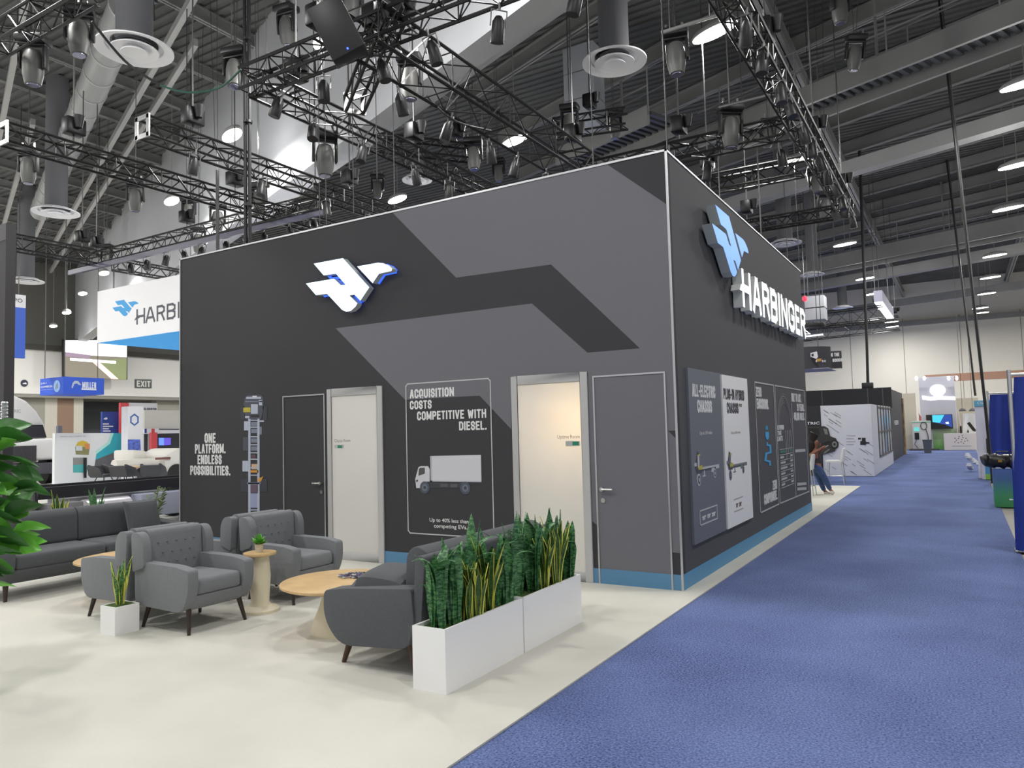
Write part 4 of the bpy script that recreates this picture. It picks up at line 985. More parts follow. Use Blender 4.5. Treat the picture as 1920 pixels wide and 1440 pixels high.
T('black box truss left of the stand, above the banner', (-9.95, -1.7, ZT), (-9.9, 5.4, ZT), hoists=(0.15, 0.6), plate=True)
T('black box truss with a flat dark strip above the white banner', (-17.9, 3.72, ZT), (-8.2, 3.62, ZT), s=0.32, hoists=(0.1, 0.5))
MBs = MB(); MBs.box((-17.9, 3.5, ZT-0.3), (-8.4, 3.56, ZT-0.18)); tag(MBs.build('rail_strip', mat('strip_violet', (84, 84, 104), 0.4)), 'flat violet-grey rail under the truss above the white banner', 'rail')
T('black box truss over the white banner running toward the far wall', (-16.4, 3.9, ZT-0.15), (-16.36, 9.5, ZT-0.15), hoists=(0.4,))
T('black box truss at far left beside the pale spiral duct', (-16.65, 0.6, ZT), (-16.7, 3.5, ZT), s=0.34, hoists=(0.9,))
p = at(62, 38, 2, 7.3); T('black box truss in the top left corner carrying two big spotlights', (p.x-2.6, p.y, 7.3), (p.x+1.3, p.y, 7.3), hoists=(0.7,))
p = at(665, 195, 2, 6.2); q = at(738, 25, 2, 6.5); T('short black truss stub with a shining end plate', p, (q.x, q.y, 6.5), s=0.24, plate=True, hoists=(0.6,))
p = at(1090, 235, 2, 8.2); q = at(1175, 222, 2, 8.2); T('dark far truss beside the grey catwalk platform', p - (q-p)*0.6, q, s=0.35, hoists=(0.5,))
p = at(712, 268, 2, 7.6); q = at(830, 282, 2, 7.6); T('dark truss under the pale bulkhead', p, q + (q-p)*0.5, s=0.3, hoists=(0.5,))
p = at(470, 405, 2, 5.9); T('black box truss just above the roof edge beside the black hoist pole', (p.x-3.0, 4.6, 5.6), (p.x+3.2, 4.6, 5.6), hoists=(0.7,))

# pipes with spotlights on the aisle side
def pipe(label, p0, p1):
    r = thing('lighting_pipe', label, 'pipe', p0, 0, 'spotlight pipes'); v = Vector(p1)-Vector(p0)
    MB().tube([(0, 0, 0), v], 0.025, 8).build('bar', TRUSS_S, r)
    for t in (0.15, 0.85): MB().tube([v*t, v*t + UP*1.2], 0.008, 4).build('sling', CHAIN, r)
a = at(1240, 61, 2, 7.2); c = at(1345, 25, 2, 7.2); pipe('bare silver lighting pipe at the top, beside the brightest hall lamp', a, (c.x, a.y, 7.2))
a = at(1348, 201, 2, 6.75); c = at(1465, 168, 2, 6.75); pipe('bare silver lighting pipe joining the truss above the aisle wall', a, (0.45, a.y, 6.75))

# moving-head spotlights (one is built, the rest are copies of it and its parts)
def make_head():
    r = thing('moving_spotlight', 'x', 'spotlight', (0, 0, 0), 0, 'moving-head spotlights on the rig')
    MB().box((-0.2, -0.15, 0.24), (0.2, 0.15, 0.36)).build('base', HEAD_BLACK, r, bevel=0.03)
    b = MB()
    for s in (1, -1): b.box((s*0.17-0.025, -0.06, -0.12), (s*0.17+0.025, 0.06, 0.21))
    b.box((-0.195, -0.06, 0.2), (0.195, 0.06, 0.25))
    b.build('yoke', HEAD_BLACK, r, bevel=0.02)
    h = MB().lathe([(0.085, -0.34), (0.105, -0.33), (0.135, -0.2), (0.14, -0.02), (0.125, 0.08), (0.1, 0.14), (0.06, 0.16)], 16).build('head', HEAD_GREY, r)
    MB().lathe([(0.08, -0.352), (0.082, -0.335)], 16).build('lens', LENS, h)
    for s in (1, -1): MB().tube([(s*0.12, 0, 0.36), (s*0.12, 0, 0.47)], 0.022, 6).build('clamp', TRUSS_S, r)
    return r
proto = None
def head_at(px, py, hpx, label, tilt=0.0, az=0.0):
    """fixture of 0.80 m seen hpx tall"""
    global proto
    d = (RX*(px-960) + RD*(py-720) + RF*F_PX); dist = 0.80*F_PX/hpx; p = CAM + d*(dist/F_PX)
    if proto is None: proto = make_head(); o = proto; o.location = p; o['label'] = label
    else: o = dup(proto, p, None, label)
    o.rotation_euler = (tilt, tilt*0.4, az)
    if abs(tilt) < 1:
        w = MB().tube([(0, 0, 0.36), (0, 0, ZC-p.z-0.06)], 0.007, 4).build('drop_wire', CHAIN, o); w.rotation_euler = (-tilt, -tilt*0.4, 0)
    else:
        w = MB().tube([(0, 0, 0.36), (0, 0, 0.36+p.z-H)], 0.012, 4).build('stand_pipe', CHAIN, o)
    return o
for a in [(62, 115, 105, 'big grey spotlight hanging lowest in the top left corner', 0.05, 0.6), (148, 60, 108, 'big grey spotlight hanging in the top left corner beside the white diffuser', -0.06, 0.9),
          (270, 28, 80, 'dark spotlight hanging above the large white diffuser', 0.08, 0.3), (53, 312, 76, 'grey spotlight at the left edge of the picture in front of the spiral duct', 0.03, 0.5),
          (254, 368, 66, 'grey spotlight hanging under the truss left of the pale bulkhead lamp', 0.06, 0.8), (354, 395, 56, 'pale spotlight right of the glowing lamp near the bulkhead', -0.05, 0.4),
          (372, 450, 54, 'black spotlight just above the left roof corner of the stand', 0.2, 0.7), (408, 408, 60, 'black spotlight hanging beside the thin pole left of the hoist pole', 0.0, 1.1),
          (486, 372, 66, 'black spotlight hanging right of the black hoist pole above the roof edge', 0.1, 0.2), (609, 290, 96, 'grey spotlight hanging in the middle of the bulkhead', 0.0, 0.9),
          (769, 147, 96, 'large pale spotlight hanging from the tall truss', 0.0, 0.4), (888, 290, 70, 'grey spotlight hung on the truss left of the glowing lamp over the stand', -0.1, 0.5),
          (708, 350, 50, 'small pale spotlight hanging above the roof edge', 0.1, 0.5), (1068, 228, 70, 'black spotlight hanging in front of the white column of boxes', 0.1, 0.2),
          (1152, 235, 60, 'black spotlight standing on the far catwalk end', 0.0, 0.8), (1267, 100, 100, 'grey spotlight on the bare pipe left of the brightest hall lamp', -0.06, 0.3),
          (1370, 238, 92, 'grey spotlight on the bare pipe left of the aisle truss', 0.04, 0.6), (1603, 100, 72, 'silver spotlight with black hood hanging alone right of the aisle truss', 0.2, 0.4),
          (1574, 10, 82, 'grey spotlight cut by the top edge right of the aisle truss', 0.0, 0.9), (1547, 385, 56, 'black spotlight under the far end of the aisle truss', 0.1, 0.5),
          (1530, 340, 56, 'black spotlight close under the aisle truss beside a glowing lamp', -0.2, 0.3), (690, 168, 70, 'black spotlight hanging from the short truss stub', 0.5, 0.3),
          (538, 50, 84, 'black spotlight left of the tilted speaker box', 0.1, 0.1), (935, 320, 50, 'small silver spotlight hanging above the front wall', -0.1, 0.3), (440, 130, 90, 'black spotlight with green cable left of the hoist pole', -0.2, 0.4),
          (660, 0, 90, 'black spotlight at the top edge above the speaker box', 0.2, 0.6), (1440, 250, 60, 'black spotlight inside the aisle truss corner', 0.3, 0.2), (200, 478, 44, 'grey spotlight under the truss at the left end of the banner', 0.0, 0.5)]:
    head_at(*a)
# small clamp-on spots along the trusses
def make_can():
    r = thing('clamp_spotlight', 'small black spotlight clamped along the rig trusses', 'spotlight', (0, 0, 0), 0, 'small clamp spotlights along the trusses')
    MB().lathe([(0.075, -0.22), (0.08, -0.2), (0.07, 0.0), (0.035, 0.06)], 12).build('can', HEAD_BLACK, r)
    MB().lathe([(0.068, -0.215), (0.07, -0.205)], 12).build('lens', LENS, r)
    b = MB(); b.tube([(-0.09, 0, -0.05), (-0.09, 0, 0.12), (0.09, 0, 0.12), (0.09, 0, -0.05)], 0.01, 5); b.tube([(0, 0, 0.12), (0, 0, 0.2)], 0.016, 6); b.build('bracket', TRUSS_S, r)
    return r
cans = []; canl = []; ORD = ['first', 'second', 'third', 'fourth', 'fifth', 'sixth', 'seventh', 'eighth', 'ninth', 'tenth', 'eleventh', 'twelfth']
for x, y0, y1, n in ((-8.0, 0.2, 5.8, 5), (-5.45, 0.3, 6.0, 6), (-3.55, 0.2, 6.0, 7), (0.45, 1.2, 10.8, 12)):
    for i in range(n):
        canl.append('black clamp spotlight, %s from the front, on truss %s' % (ORD[i], {-8.0: 'above the left end of the stand', -5.45: 'above the emblem sign', -3.55: 'running tall over the middle', .45: 'above the aisle wall'}[x])); cans.append((x+0.14 if x != -3.55 else x, y0 + (y1-y0)*i/(n-1) + random.uniform(-.15, .15), (ZT-0.33 if x != .45 else ZT-0.23) if x != -3.55 else ZT-0.43))
for y, x0, x1, n in ((-0.65, -5.2, 0.3, 7), (3.66, -15.5, -9.0, 10), (5.2, -3.0, 0.0, 4)):
    for i in range(n):
        canl.append('black clamp spotlight, %s from the left, on truss %s' % (ORD[i], {-.65: 'crossing above the front wall', 3.66: 'above the white banner', 5.2: 'crossing behind the front corner'}[y])); cans.append((x0 + (x1-x0)*i/(n-1) + random.uniform(-.15, .15), y+0.14, ZT-0.33 if y != -0.65 else ZT-0.28))
first = None
for i, c in enumerate(cans):
    if first is None: first = make_can(); o = first; o.location = c; o['label'] = canl[i]
    else: o = dup(first, c, None, canl[i])
    o.rotation_euler = (random.uniform(-.3, .3), random.uniform(-.3, .3), random.uniform(0, 6))
# speaker box, hoist poles, cables
p = at(634, 60, 2, 6.15)
r = thing('speaker_box', 'tilted black speaker box with a tiny blue light in the rig', 'speaker', p, 0.5)
o = MB().box((-0.2, -0.16, -0.3), (0.2, 0.16, 0.3)).build('cabinet', HEAD_BLACK, r, bevel=0.01); o.rotation_euler = (0.2, -0.45, 0)
o = MB().box((0.0, -0.172, -0.27), (0.02, -0.16, -0.25)).build('status_light', mat('led_blue', (60, 90, 255), 0.4, emit=3), r); o.rotation_euler = (0.2, -0.45, 0)
p = at(463, 440, 1, 0.75)
r = thing('cable_bundle', 'thick black hoist pole of bundled cables beside the stand roof', 'cable bundle', (p.x, 0.75, 4.2))
for k, (dx, rr) in enumerate(((-0.03, 0.028), (0.03, 0.02), (0.0, 0.03))): MB().tube([(dx, 0.03*k, 0), (dx*1.3, 0.03*k, ZC-4.25)], rr, 6).build('cable', HEAD_BLACK, r)
for z in (1.2, 2.6, 4.0, 5.6): MB().lathe([(0.075, 0), (0.075, 0.04)], 10, (0, 0.03, z)).build('strap', HEAD_BLACK, r)
p = at(408, 458, 1, 1.2); q = thing('drop_pole', 'thin dark pole left of the thick hoist pole', 'pole', (p.x, 1.2, 4.4)); MB().tube([(0, 0, -4.4), (0, 0, 2.0)], 0.03, 8).build('tube', HEAD_BLACK, q)
def cable(label, pts, rr, m):
    """hanging cable through the points, sagging smoothly"""
    P = [Vector(p) for p in pts]; out = []
    for i in range(len(P)-1):
        a, c = P[max(i-1, 0)], P[min(i+2, len(P)-1)]
        for j in range(8):
            t = j/8; out.append(0.5*((2*P[i]) + (-a+P[i+1])*t + (2*a-5*P[i]+4*P[i+1]-c)*t*t + (-a+3*P[i]-3*P[i+1]+c)*t**3))
    out.append(P[-1])
    return tag(MB().tube(out, rr, 6).build('hanging_cable', m), label, 'cable', 'cables swagged through the rig')
G = mat('cable_green', (52, 96, 84), 0.5)
cable('black cable swagged across the large white diffuser', [at(172, 40, 2, 7.0), at(235, 115, 2, 6.7), at(300, 160, 2, 6.4)], 0.018, HEAD_BLACK)
cable('green cable hanging between the white diffuser and the hoist pole', [at(300, 160, 2, 6.4), at(350, 173, 2, 6.3), at(410, 165, 2, 6.35), at(452, 130, 2, 6.5)], 0.014, G)
cable('dark loop of cable under the tall truss', [at(800, 180, 2, 6.3), at(850, 225, 2, 6.0), at(920, 245, 2, 6.2)], 0.016, HEAD_BLACK)
for i, x in enumerate((-1.6, -0.85, -0.2)):
    r = thing('wall_tie', 'thin wire from roof edge near the aisle corner up to the truss, %s of three' % ('leftmost', 'middle', 'rightmost')[i], 'wire', (x, 5.2 if i else 6.5, 3.0)); MB().tube([(0, 0, 0), (0, 0, 3.2)], 0.012, 5).build('wire', CHAIN, r)
for wi, (px, py0) in enumerate(((500, 190), (600, 455), (612, 440), (663, 400), (707, 335), (740, 390), (1113, 320), (1251, 280))):
    p = at(px, py0, 1, 0.05); 
    tag(MB().tube([p - UP*0.05 if False else Vector((p.x, 0.05, max(p.z, H-0.02))), (p.x, 0.05, 12.9)], 0.007, 4).build('suspension_wire', CHAIN), 'thin steel wire dropping to the front wall top, %s from the left' % ORD[wi], 'wire', 'steel wires holding the front wall')
# white column of boxes and a red lamp on the far platforms
p = at(1097, 215, 2, 10.2); r = thing('air_handler', 'pale grey ventilation column beside the catwalk platform', 'ventilation unit', (p.x, p.y, 9.8))
for k in range(3): MB().box((-0.45, -0.35, k*0.75), (0.45, 0.35, k*0.75+0.72)).build('section', mat('vent_grey', (168, 172, 178), 0.5), r)
p = at(1530, 580, 2, 6.6); r = thing('air_handler', 'pale ventilation unit under the diffusers beyond the aisle sign letters', 'ventilation unit', p)
for k in range(2): MB().box((-0.4, -0.4, -0.5+k*0.55), (0.4, 0.4, k*0.55)).build('section', mat('vent_grey', (168, 172, 178), 0.5), r)
for s in (-.3, .3): MB().tube([(s, 0, .5), (s, 0, ZC-p.z-.06)], .012, 4).build('sling', CHAIN, r)
p = at(1509, 560, 2, 6.9); r = thing('beacon_lamp', 'small glowing red lamp beyond the aisle sign letters', 'lamp', p)
MB().lathe([(0.03, -0.12), (0.1, -0.05), (0.1, 0.05), (0.03, 0.12)], 12).build('bulb', mat('red_glow', (255, 40, 60), 0.4, emit=3), r); MB().tube([(0, 0, 0.1), (0, 0, ZC-p.z)], 0.012, 4).build('cable', CHAIN, r)

# ================================================================== far left: other stands
def flat(nm, rgb, e=0.0): return mat(nm, rgb, 0.6, emit=e)
# the black tower of a neighbouring stand at the left edge
p0 = at(26, 760, 1, -2.42)
r = thing('display_tower', 'tall black display tower at the left edge of the picture', 'display wall', (p0.x, -2.54, 0))
MB().box((-0.9, 0, 0), (0.0, 0.12, H)).build('wall_panel', mat('tower_black', (62, 60, 63), 0.7), r)
MB().box((-0.9, -0.004, H-0.22), (-0.0, 0.0, H)).build('top_band', mat('tower_band', (74, 72, 76), 0.6), r)
b = MB(); a0 = at(8, 755, 1, -2.56); a1 = at(17, 840, 1, -2.56)
for k in range(26): b.lathe([(0.03, 0), (0.045, 0.016), (0.03, 0.032)], 8, ((a0.x+a1.x)/2 - p0.x + 0.01*(k % 2), -0.05, a1.z + (a0.z-a1.z)*k/26))
b.build('glitter_strand', mat('silver_glitter', (180, 184, 188), 0.25, metal=0.6), r)
# the white box banner hanging over the neighbouring lounge
r = thing('hanging_banner', 'white hanging box banner with blue underside and bird emblem left of the stand', 'hanging sign', (-16.84, 3.7, 4.19))
BAN = frame((0, 0, 0), (1, 0, 0), (0, 0, 1))
MB().box((0, 0, 0.0), (6.6, 4.5, 1.36)).build('box', flat('banner_white_added_glow', (236, 236, 238), .12), r)  # faint glow added to the cloth so the white face reads brighter
MB().box((0.02, 0.02, -0.012), (6.58, 4.48, 0.0)).build('underside', flat('banner_blue_added_glow', (56, 160, 232), .35), r)  # glow added to the blue, since little light reaches the underside
def bp(px, py): q = at(px, py, 1, 3.7); return (q.x+16.84, q.z-4.19)
e0 = bp(211, 597); e1 = bp(259, 557)
emblem(BAN, e0[0], e0[1], e1[0]-e0[0], e1[1]-e0[1], 0.0, 0.006, flat('banner_emblem', (62, 166, 232)), None, r)
DK = flat('banner_ink', (84, 86, 96)); x0 = bp(254, 600)[0]; z0 = bp(262, 608)[1]; z1 = bp(262, 579)[1]; x = x0 + 0.06
xs = [(256, 272), (273, 291), (294, 309), (313, 329), (333, 337)]
for ch, (u0, u1) in zip('HARBI', xs):
    b = MB(); btext(b, ch, BAN, bp(u0, 595)[0], z0, bp(u1, 595)[0], z1, 0.006, pen=0.14)
    if ch == 'H': b.prism([(bp(252, 597)[0], z0+(z1-z0)*.3), (bp(262, 597)[0], z0+(z1-z0)*.42), (bp(262, 597)[0], z0+(z1-z0)*.52), (bp(256, 597)[0], z0+(z1-z0)*.52)], BAN, 0, 0.006)
    b.build('letter', DK, r)
x = bp(339, 595)[0]
for ch in 'NGER': b = MB(); btext(b, ch, BAN, x, z0, x+0.42, z1, 0.006, pen=0.14); b.build('letter', DK, r); x += 0.5
for dx in (0.4, 3.3, 6.2): MB().tube([(dx, 0.2, 1.36), (dx, 0.2, 2.1)], 0.02, 5).build('sling', CHAIN, r)
# tall blue hanging banner
p = at(47, 672, 0, -24.0)
r = thing('hanging_banner', 'tall blue hanging banner with white head beside the black tower', 'hanging sign', (-24.0, p.y, p.z))
VB = frame((0, 0, 0), (0, 1, 0), (0, 0, 1)); zt = at(40, 553, 0, -24.0).z - p.z; zm = at(40, 577, 0, -24.0).z - p.z
MB().box((-0.1, -1.2, 0), (0, 0, zm)).build('blue_cloth', flat('banner_royal', (66, 104, 204)), r)
MB().box((-0.1, -1.2, zm), (0, 0, zt)).build('white_head', flat('banner_white', (234, 234, 236)), r)
b = MB(); text(b, 'EXPO', VB, -0.62, zm+0.16, -0.1, zm+0.3, 0.004, None, 0.01); b.build('lettering', DK, r)
for y in (-1.0, -0.2): MB().tube([(-0.05, y, zt), (-0.05, y, ZC-p.z)], 0.015, 4).build('sling', CHAIN, r)
# wall signs
WL = frame((XL+0.03, 0, 0), (0, 1, 0), (0, 0, 1))
def wl(px, py): q = at(px, py, 0, XL+0.03); return (q.y, q.z)
r = thing('exit_sign', 'grey wall sign with white EXIT letters on the cream wall', 'sign', (0, 0, 0))
MB().prism([wl(253, 711), wl(284, 711.5), wl(284, 728), wl(253, 727.5)], WL, -0.02, 0.03).build('plate', flat('exit_grey', (98, 104, 98)), r)
a = wl(256, 725); c = wl(281.5, 714.5); b = MB(); btext(b, 'EXIT', WL, a[0], a[1], c[0], c[1], 0.034, base=0.028); b.build('lettering', flat('exit_white', (236, 238, 234)), r)
r = thing('round_sign', 'small round dark sign with a white mark on the cream wall', 'sign', (0, 0, 0))
c = wl(45.5, 718.5); rad = abs(wl(45, 712)[1]-c[1]); MB().prism([(c[0]+rad*0.95*math.cos(i*PI/12), c[1]+rad*math.sin(i*PI/12)) for i in range(24)], WL, -0.02, 0.03).build('disc', flat('round_navy', (52, 58, 78)), r)
MB().prism([(c[0]-rad*.55, c[1]-rad*.25), (c[0]+rad*.5, c[1]-rad*.3), (c[0]+rad*.6, c[1]), (c[0]+rad*.2, c[1]+rad*.3), (c[0], c[1]+rad*.05), (c[0]-rad*.3, c[1]+rad*.1)], WL, 0.03, 0.036).build('mark', flat('exit_white', (236, 238, 234)), r)
# big bright screen
XS = -45.6; SW = frame((XS, 0, 0), (0, 1, 0), (0, 0, 1))
def ws(px, py): q = at(px, py, 0, XS); return (q.y, q.z)
r = thing('video_wall', 'big bright video screen with a road picture under the white banner', 'screen', (0, 0, 0))
MB().prism([ws(119, 636), ws(239, 636), ws(239, 712), ws(119, 706)], SW, -0.2, 0.0).build('casing', HEAD_BLACK, r)
S_ = lambda nm, rgb, e=1.0: mat(nm, rgb, 0.5, emit=e)
MB().prism([ws(121, 638), ws(238, 638), ws(237.5, 670), ws(122, 664)], SW, 0.0, 0.01).build('bright_sky', S_('screen_white', (252, 250, 252), 1.2), r)
MB().prism([ws(122, 664), ws(237.5, 670), ws(237, 712), ws(122, 706)], SW, 0.0, 0.01).build('road_surface', S_('screen_taupe', (128, 122, 108), 0.6), r)
MB().prism([ws(178, 676), ws(237.5, 672), ws(237, 712), ws(222, 711)], SW, 0.01, 0.014).build('verge', S_('screen_olive', (128, 138, 96), 0.6), r)
MB().prism([ws(170, 676), ws(184, 677), ws(222, 711), ws(208, 710)], SW, 0.014, 0.018).build('kerb_line', S_('screen_peach', (252, 214, 200), 0.9), r)
MB().prism([ws(131, 671), ws(217, 677), ws(217, 682), ws(131, 676)], SW, 0.018, 0.022).build('caption_bar', S_('screen_white', (252, 250, 252), 1.2), r)
MB().prism([ws(122, 660), ws(170, 666), ws(168, 673), ws(122, 668)], SW, 0.018, 0.02).build('hill_shape', S_('screen_mauve', (150, 130, 150), 0.6), r)
# blue ring sign with the horse emblem
bx = at(118, 738, 2, 3.2); y1 = at(195, 738, 0, bx.x).y; x0 = at(75, 735, 1, bx.y).x; zt = at(118, 706, 0, bx.x).z
r = thing('hanging_sign', 'blue hanging box sign with a horse emblem at far left', 'hanging sign', (bx.x, bx.y, 3.2)); Bm = flat('sign_royal', (52, 92, 208))
MB().box((x0-bx.x, 0, 0.0), (0, y1-bx.y, zt-3.2)).build('box', Bm, r)
fx = frame((0, 0, 0), (0, 1, 0), (0, 0, 1)); WH = flat('sign_white', (226, 230, 240))
def bs(px, py): q = at(px, py, 0, bx.x); return (q.y-bx.y, q.z-3.2)
a = bs(154, 728); c = bs(180, 717); b = MB(); btext(b, 'MULLEN', fx, a[0], a[1], c[0], c[1], 0.01); b.build('lettering', WH, r)
MB().strip(fx, [bs(154, 729.5), bs(179, 730.5)], 0.05, 0.0, 0.01).build('underline', WH, r)
b = MB(); b.prism([bs(*p) for p in ((134, 727), (136, 718), (140, 714), (146, 714), (150, 719), (152, 722), (148, 722), (144, 719), (139, 720), (136, 728))], fx, 0, 0.01); b.build('horse_emblem', flat('horse_silver', (182, 190, 206)), r)
fy = frame((0, 0, 0), (1, 0, 0), (0, 0, 1))
def by(px, py): q = at(px, py, 1, bx.y); return (q.x-bx.x, q.z-3.2)
for s, tl, br, bo in (('2-IN-1', (77, 721), (88, 716.5), .01), ('COMMERCIAL', (77, 728), (100, 722), .02), ('ELECTRIC VEHICLES', (77, 732), (100, 729), .0)):
    a = by(*tl); c = by(*br); b = MB(); text(b, s, fy, a[0], a[1], c[0], c[1], 0.01, None, bo); b.build('lettering', WH, r)
c = by(107, 724); b = MB(); b.prism([(c[0]+0.2*math.cos(i*PI/9), c[1]+0.2*math.sin(i*PI/9)) for i in range(18)], fy, 0, 0.01, flat('globe_pale', (150, 190, 240))); b.prism([(c[0]-.1, c[1]-.1), (c[0]+.08, c[1]-.06), (c[0]+.05, c[1]+.12), (c[0]-.04, c[1]+.05)], fy, 0.01, 0.014, flat('globe_brown', (140, 150, 170))); b.build('globe_mark', None, r)
for dx, dy in ((-0.1, 0.1), (x0-bx.x+.1, 0.1), (-0.1, 1.2)): MB().tube([(dx, dy, zt-3.2), (dx, dy, ZC-3.2)], 0.015, 4).build('sling', CHAIN, r)
# columns under the far soffit
for k, (u0, u1, rgb, lab) in enumerate(((-40, 84, (158, 156, 146), 0), (84, 107, (206, 202, 190), 0), (107, 138, (150, 124, 104), 0), (138, 156, (212, 210, 196), 0), (293, 336, (160, 158, 148), 0))):
    q0 = at(u0, 800, 0, XL-0.6); q1 = at(u1, 800, 0, XL-0.6)
    struct(MB().box((XL-1.2, q0.y, 0), (XL-0.6, q1.y, 4.4)).build('wall_pier_%d' % (k+1), flat('pier_%d' % k, rgb)))
# white truck
tx = -27.5
def tp(px, py, x=tx): q = at(px, py, 0, x); return q
c0 = tp(120, 895); yR = c0.y; yL = yR - 2.75
r = thing('truck', 'white truck with rounded high roof and dark windscreen at far left', 'truck', (tx, (yL+yR)/2, 0)); hw = (yR-yL)/2; TW = flat('truck_body', (232, 232, 230)); TK = flat('truck_glass_dark', (44, 44, 52))
F2 = frame((0, 0, 0), (0, 1, 0), (0, 0, 1))
MB().prism([(-hw+.1, .95), (hw-.12, .95), (hw-.12, 1.75), (-hw+.1, 1.75)], F2, -1.3, 0.5).build('hood', TW, r, bevel=0.15, seg=3)
ro = [(-hw+.1, 1.7)] + [(hw*0.8*math.cos(t*PI/2/8)**0.7, 2.35 + 1.35*math.sin(t*PI/2/8)) for t in range(0, 9)] + [(-hw+.1, 3.7)]
ro = [(-hw+.2, 1.7), (hw-.02, 1.7), (hw-.1, 2.3), (hw-.42, 2.85), (hw-.8, 3.25), (hw-1.35, 3.5), (hw-1.8, 3.55), (-hw+.2, 3.55)]
MB().prism(ro, F2, -5.5, -1.2).build('cab', TW, r, bevel=0.12, seg=3)
MB().prism([(-hw+.3, 1.8), (hw-.1, 1.8), (hw-.25, 2.3), (-hw+.4, 2.32)], F2, -1.25, -1.1).build('windscreen', TK, r)
MB().prism([(-hw+.05, .42), (hw, .42), (hw, .85), (-hw+.05, .85)], F2, -1.0, 0.62).build('bumper', flat('truck_bumper', (84, 84, 94)), r, bevel=0.08)
MB().prism([(hw-.62, .98), (hw-.2, .98), (hw-.2, 1.4), (hw-.6, 1.5)], F2, 0.45, 0.53).build('headlamp', flat('headlamp_grey', (170, 174, 180)), r)
MB().prism([(-.9, .9), (.1, .9), (.1, 1.5), (-.9, 1.5)], F2, 0.45, 0.53).build('grille', flat('grille_dark', (60, 58, 62)), r)
b = MB(); b.tube([(-1.0, hw-.2, 1.7), (-.9, hw+.25, 1.75)], 0.03, 6); b.box((-1.0, hw+.2, 1.7), (-.85, hw+.36, 2.25)); b.build('mirror', flat('mirror_grey', (120, 124, 134)), r)
b = MB(); text(b, 'ELECTRIC', F2, -.3, 2.78, .35, 2.9, -1.185, None, 0.0); b.build('lettering', flat('faint_grey', (168, 168, 172)), r)
for s in (hw-.35, -hw+.35): MB().tube([(-.6, s-.15, .5), (-.6, s+.15, .5)], 0.5, 20).build('wheel', HEAD_BLACK, r)
# graphics wall with the teal swoosh
gx = -24.0; GW = frame((gx, 0, 0), (0, 1, 0), (0, 0, 1))
def g(px, py): q = at(px, py, 0, gx); return (q.y, q.z)
r = thing('graphic_wall', 'low white display wall with a teal and grey swoosh picture', 'display wall', (0, 0, 0))
z0 = 0.105
MB().prism([g(103, 812), g(270, 812), (g(270, 812)[0], z0), (g(103, 812)[0], z0)], GW, -0.15, 0.0).build('panel', flat('graphic_white', (222, 224, 224)), r)
MB().prism([g(213, 812), g(268, 812), g(268, 845), g(240, 842), g(179, 862), g(181, 850), g(206, 832)], GW, 0.0, 0.006).build('teal_swoosh', flat('teal', (52, 168, 184)), r)
MB().prism([g(208, 812), g(213, 812), g(206, 832), g(181, 851), g(179, 846), g(202, 829)], GW, 0.006, 0.01).build('pale_edge', flat('mint', (176, 226, 214)), r)
MB().prism([g(176, 880), g(179, 862), g(240, 838), g(264, 852), g(266, 884), g(225, 886), g(178, 884)], GW, 0.006, 0.012).build('grey_body', flat('graphic_grey', (96, 96, 100)), r)
b = MB(); c = g(154, 841)
b.prism([g(141, 838), g(146, 829), g(155, 826), g(164, 829), g(168, 838)], GW, 0, 0.008, flat('photo_yellow', (206, 178, 60))); b.prism([g(141, 838), g(168, 838), g(166, 853), g(142, 852)], GW, 0, 0.009, flat('photo_olive', (136, 134, 90))); b.prism([g(158, 832), g(168, 832), g(168, 842), g(160, 842)], GW, 0.009, 0.012, flat('photo_orange', (214, 138, 84))); b.prism([g(142, 836), g(154, 836), g(154, 845), g(142, 845)], GW, 0.009, 0.012, flat('photo_grey', (200, 206, 210)))
b.build('food_picture', None, r)
b = MB(); b.prism([g(137, 858), g(163, 858), g(163, 886), g(137, 886)], GW, 0, 0.008, flat('photo_teal', (82, 176, 176))); b.prism([g(137, 858), g(163, 858), g(163, 870), g(137, 872)], GW, 0.008, 0.01, flat('photo_dim', (140, 140, 138))); b.build('small_picture', None, r)
b = MB(); b.prism([g(156, 858), g(160, 858), g(160, 896), g(156, 896)], GW, 0.02, 0.08); b.build('stand_post', HEAD_BLACK, r)
b = MB(); a = g(112, 821); c = g(160, 816); text(b, 'when you need us', GW, a[0], a[1], c[0], c[1], 0.006, None, 0.0); b.build('lettering', flat('faint_grey', (168, 168, 172)), r)
b = MB(); b.prism([g(103, 812), g(205, 812), g(176, 836), g(180, 884), g(103, 884)], GW, 0.0, 0.0); 
# bright low platform of that stand
a = g(120, 890); c = g(300, 890)
tag(MB().box((gx-1.7, a[0]-1.5, 0.0), (gx+6.4, c[0]+6, 0.1)).build('platform', flat('platform_white', (238, 238, 240))), 'low bright white platform under the display wall', 'platform')
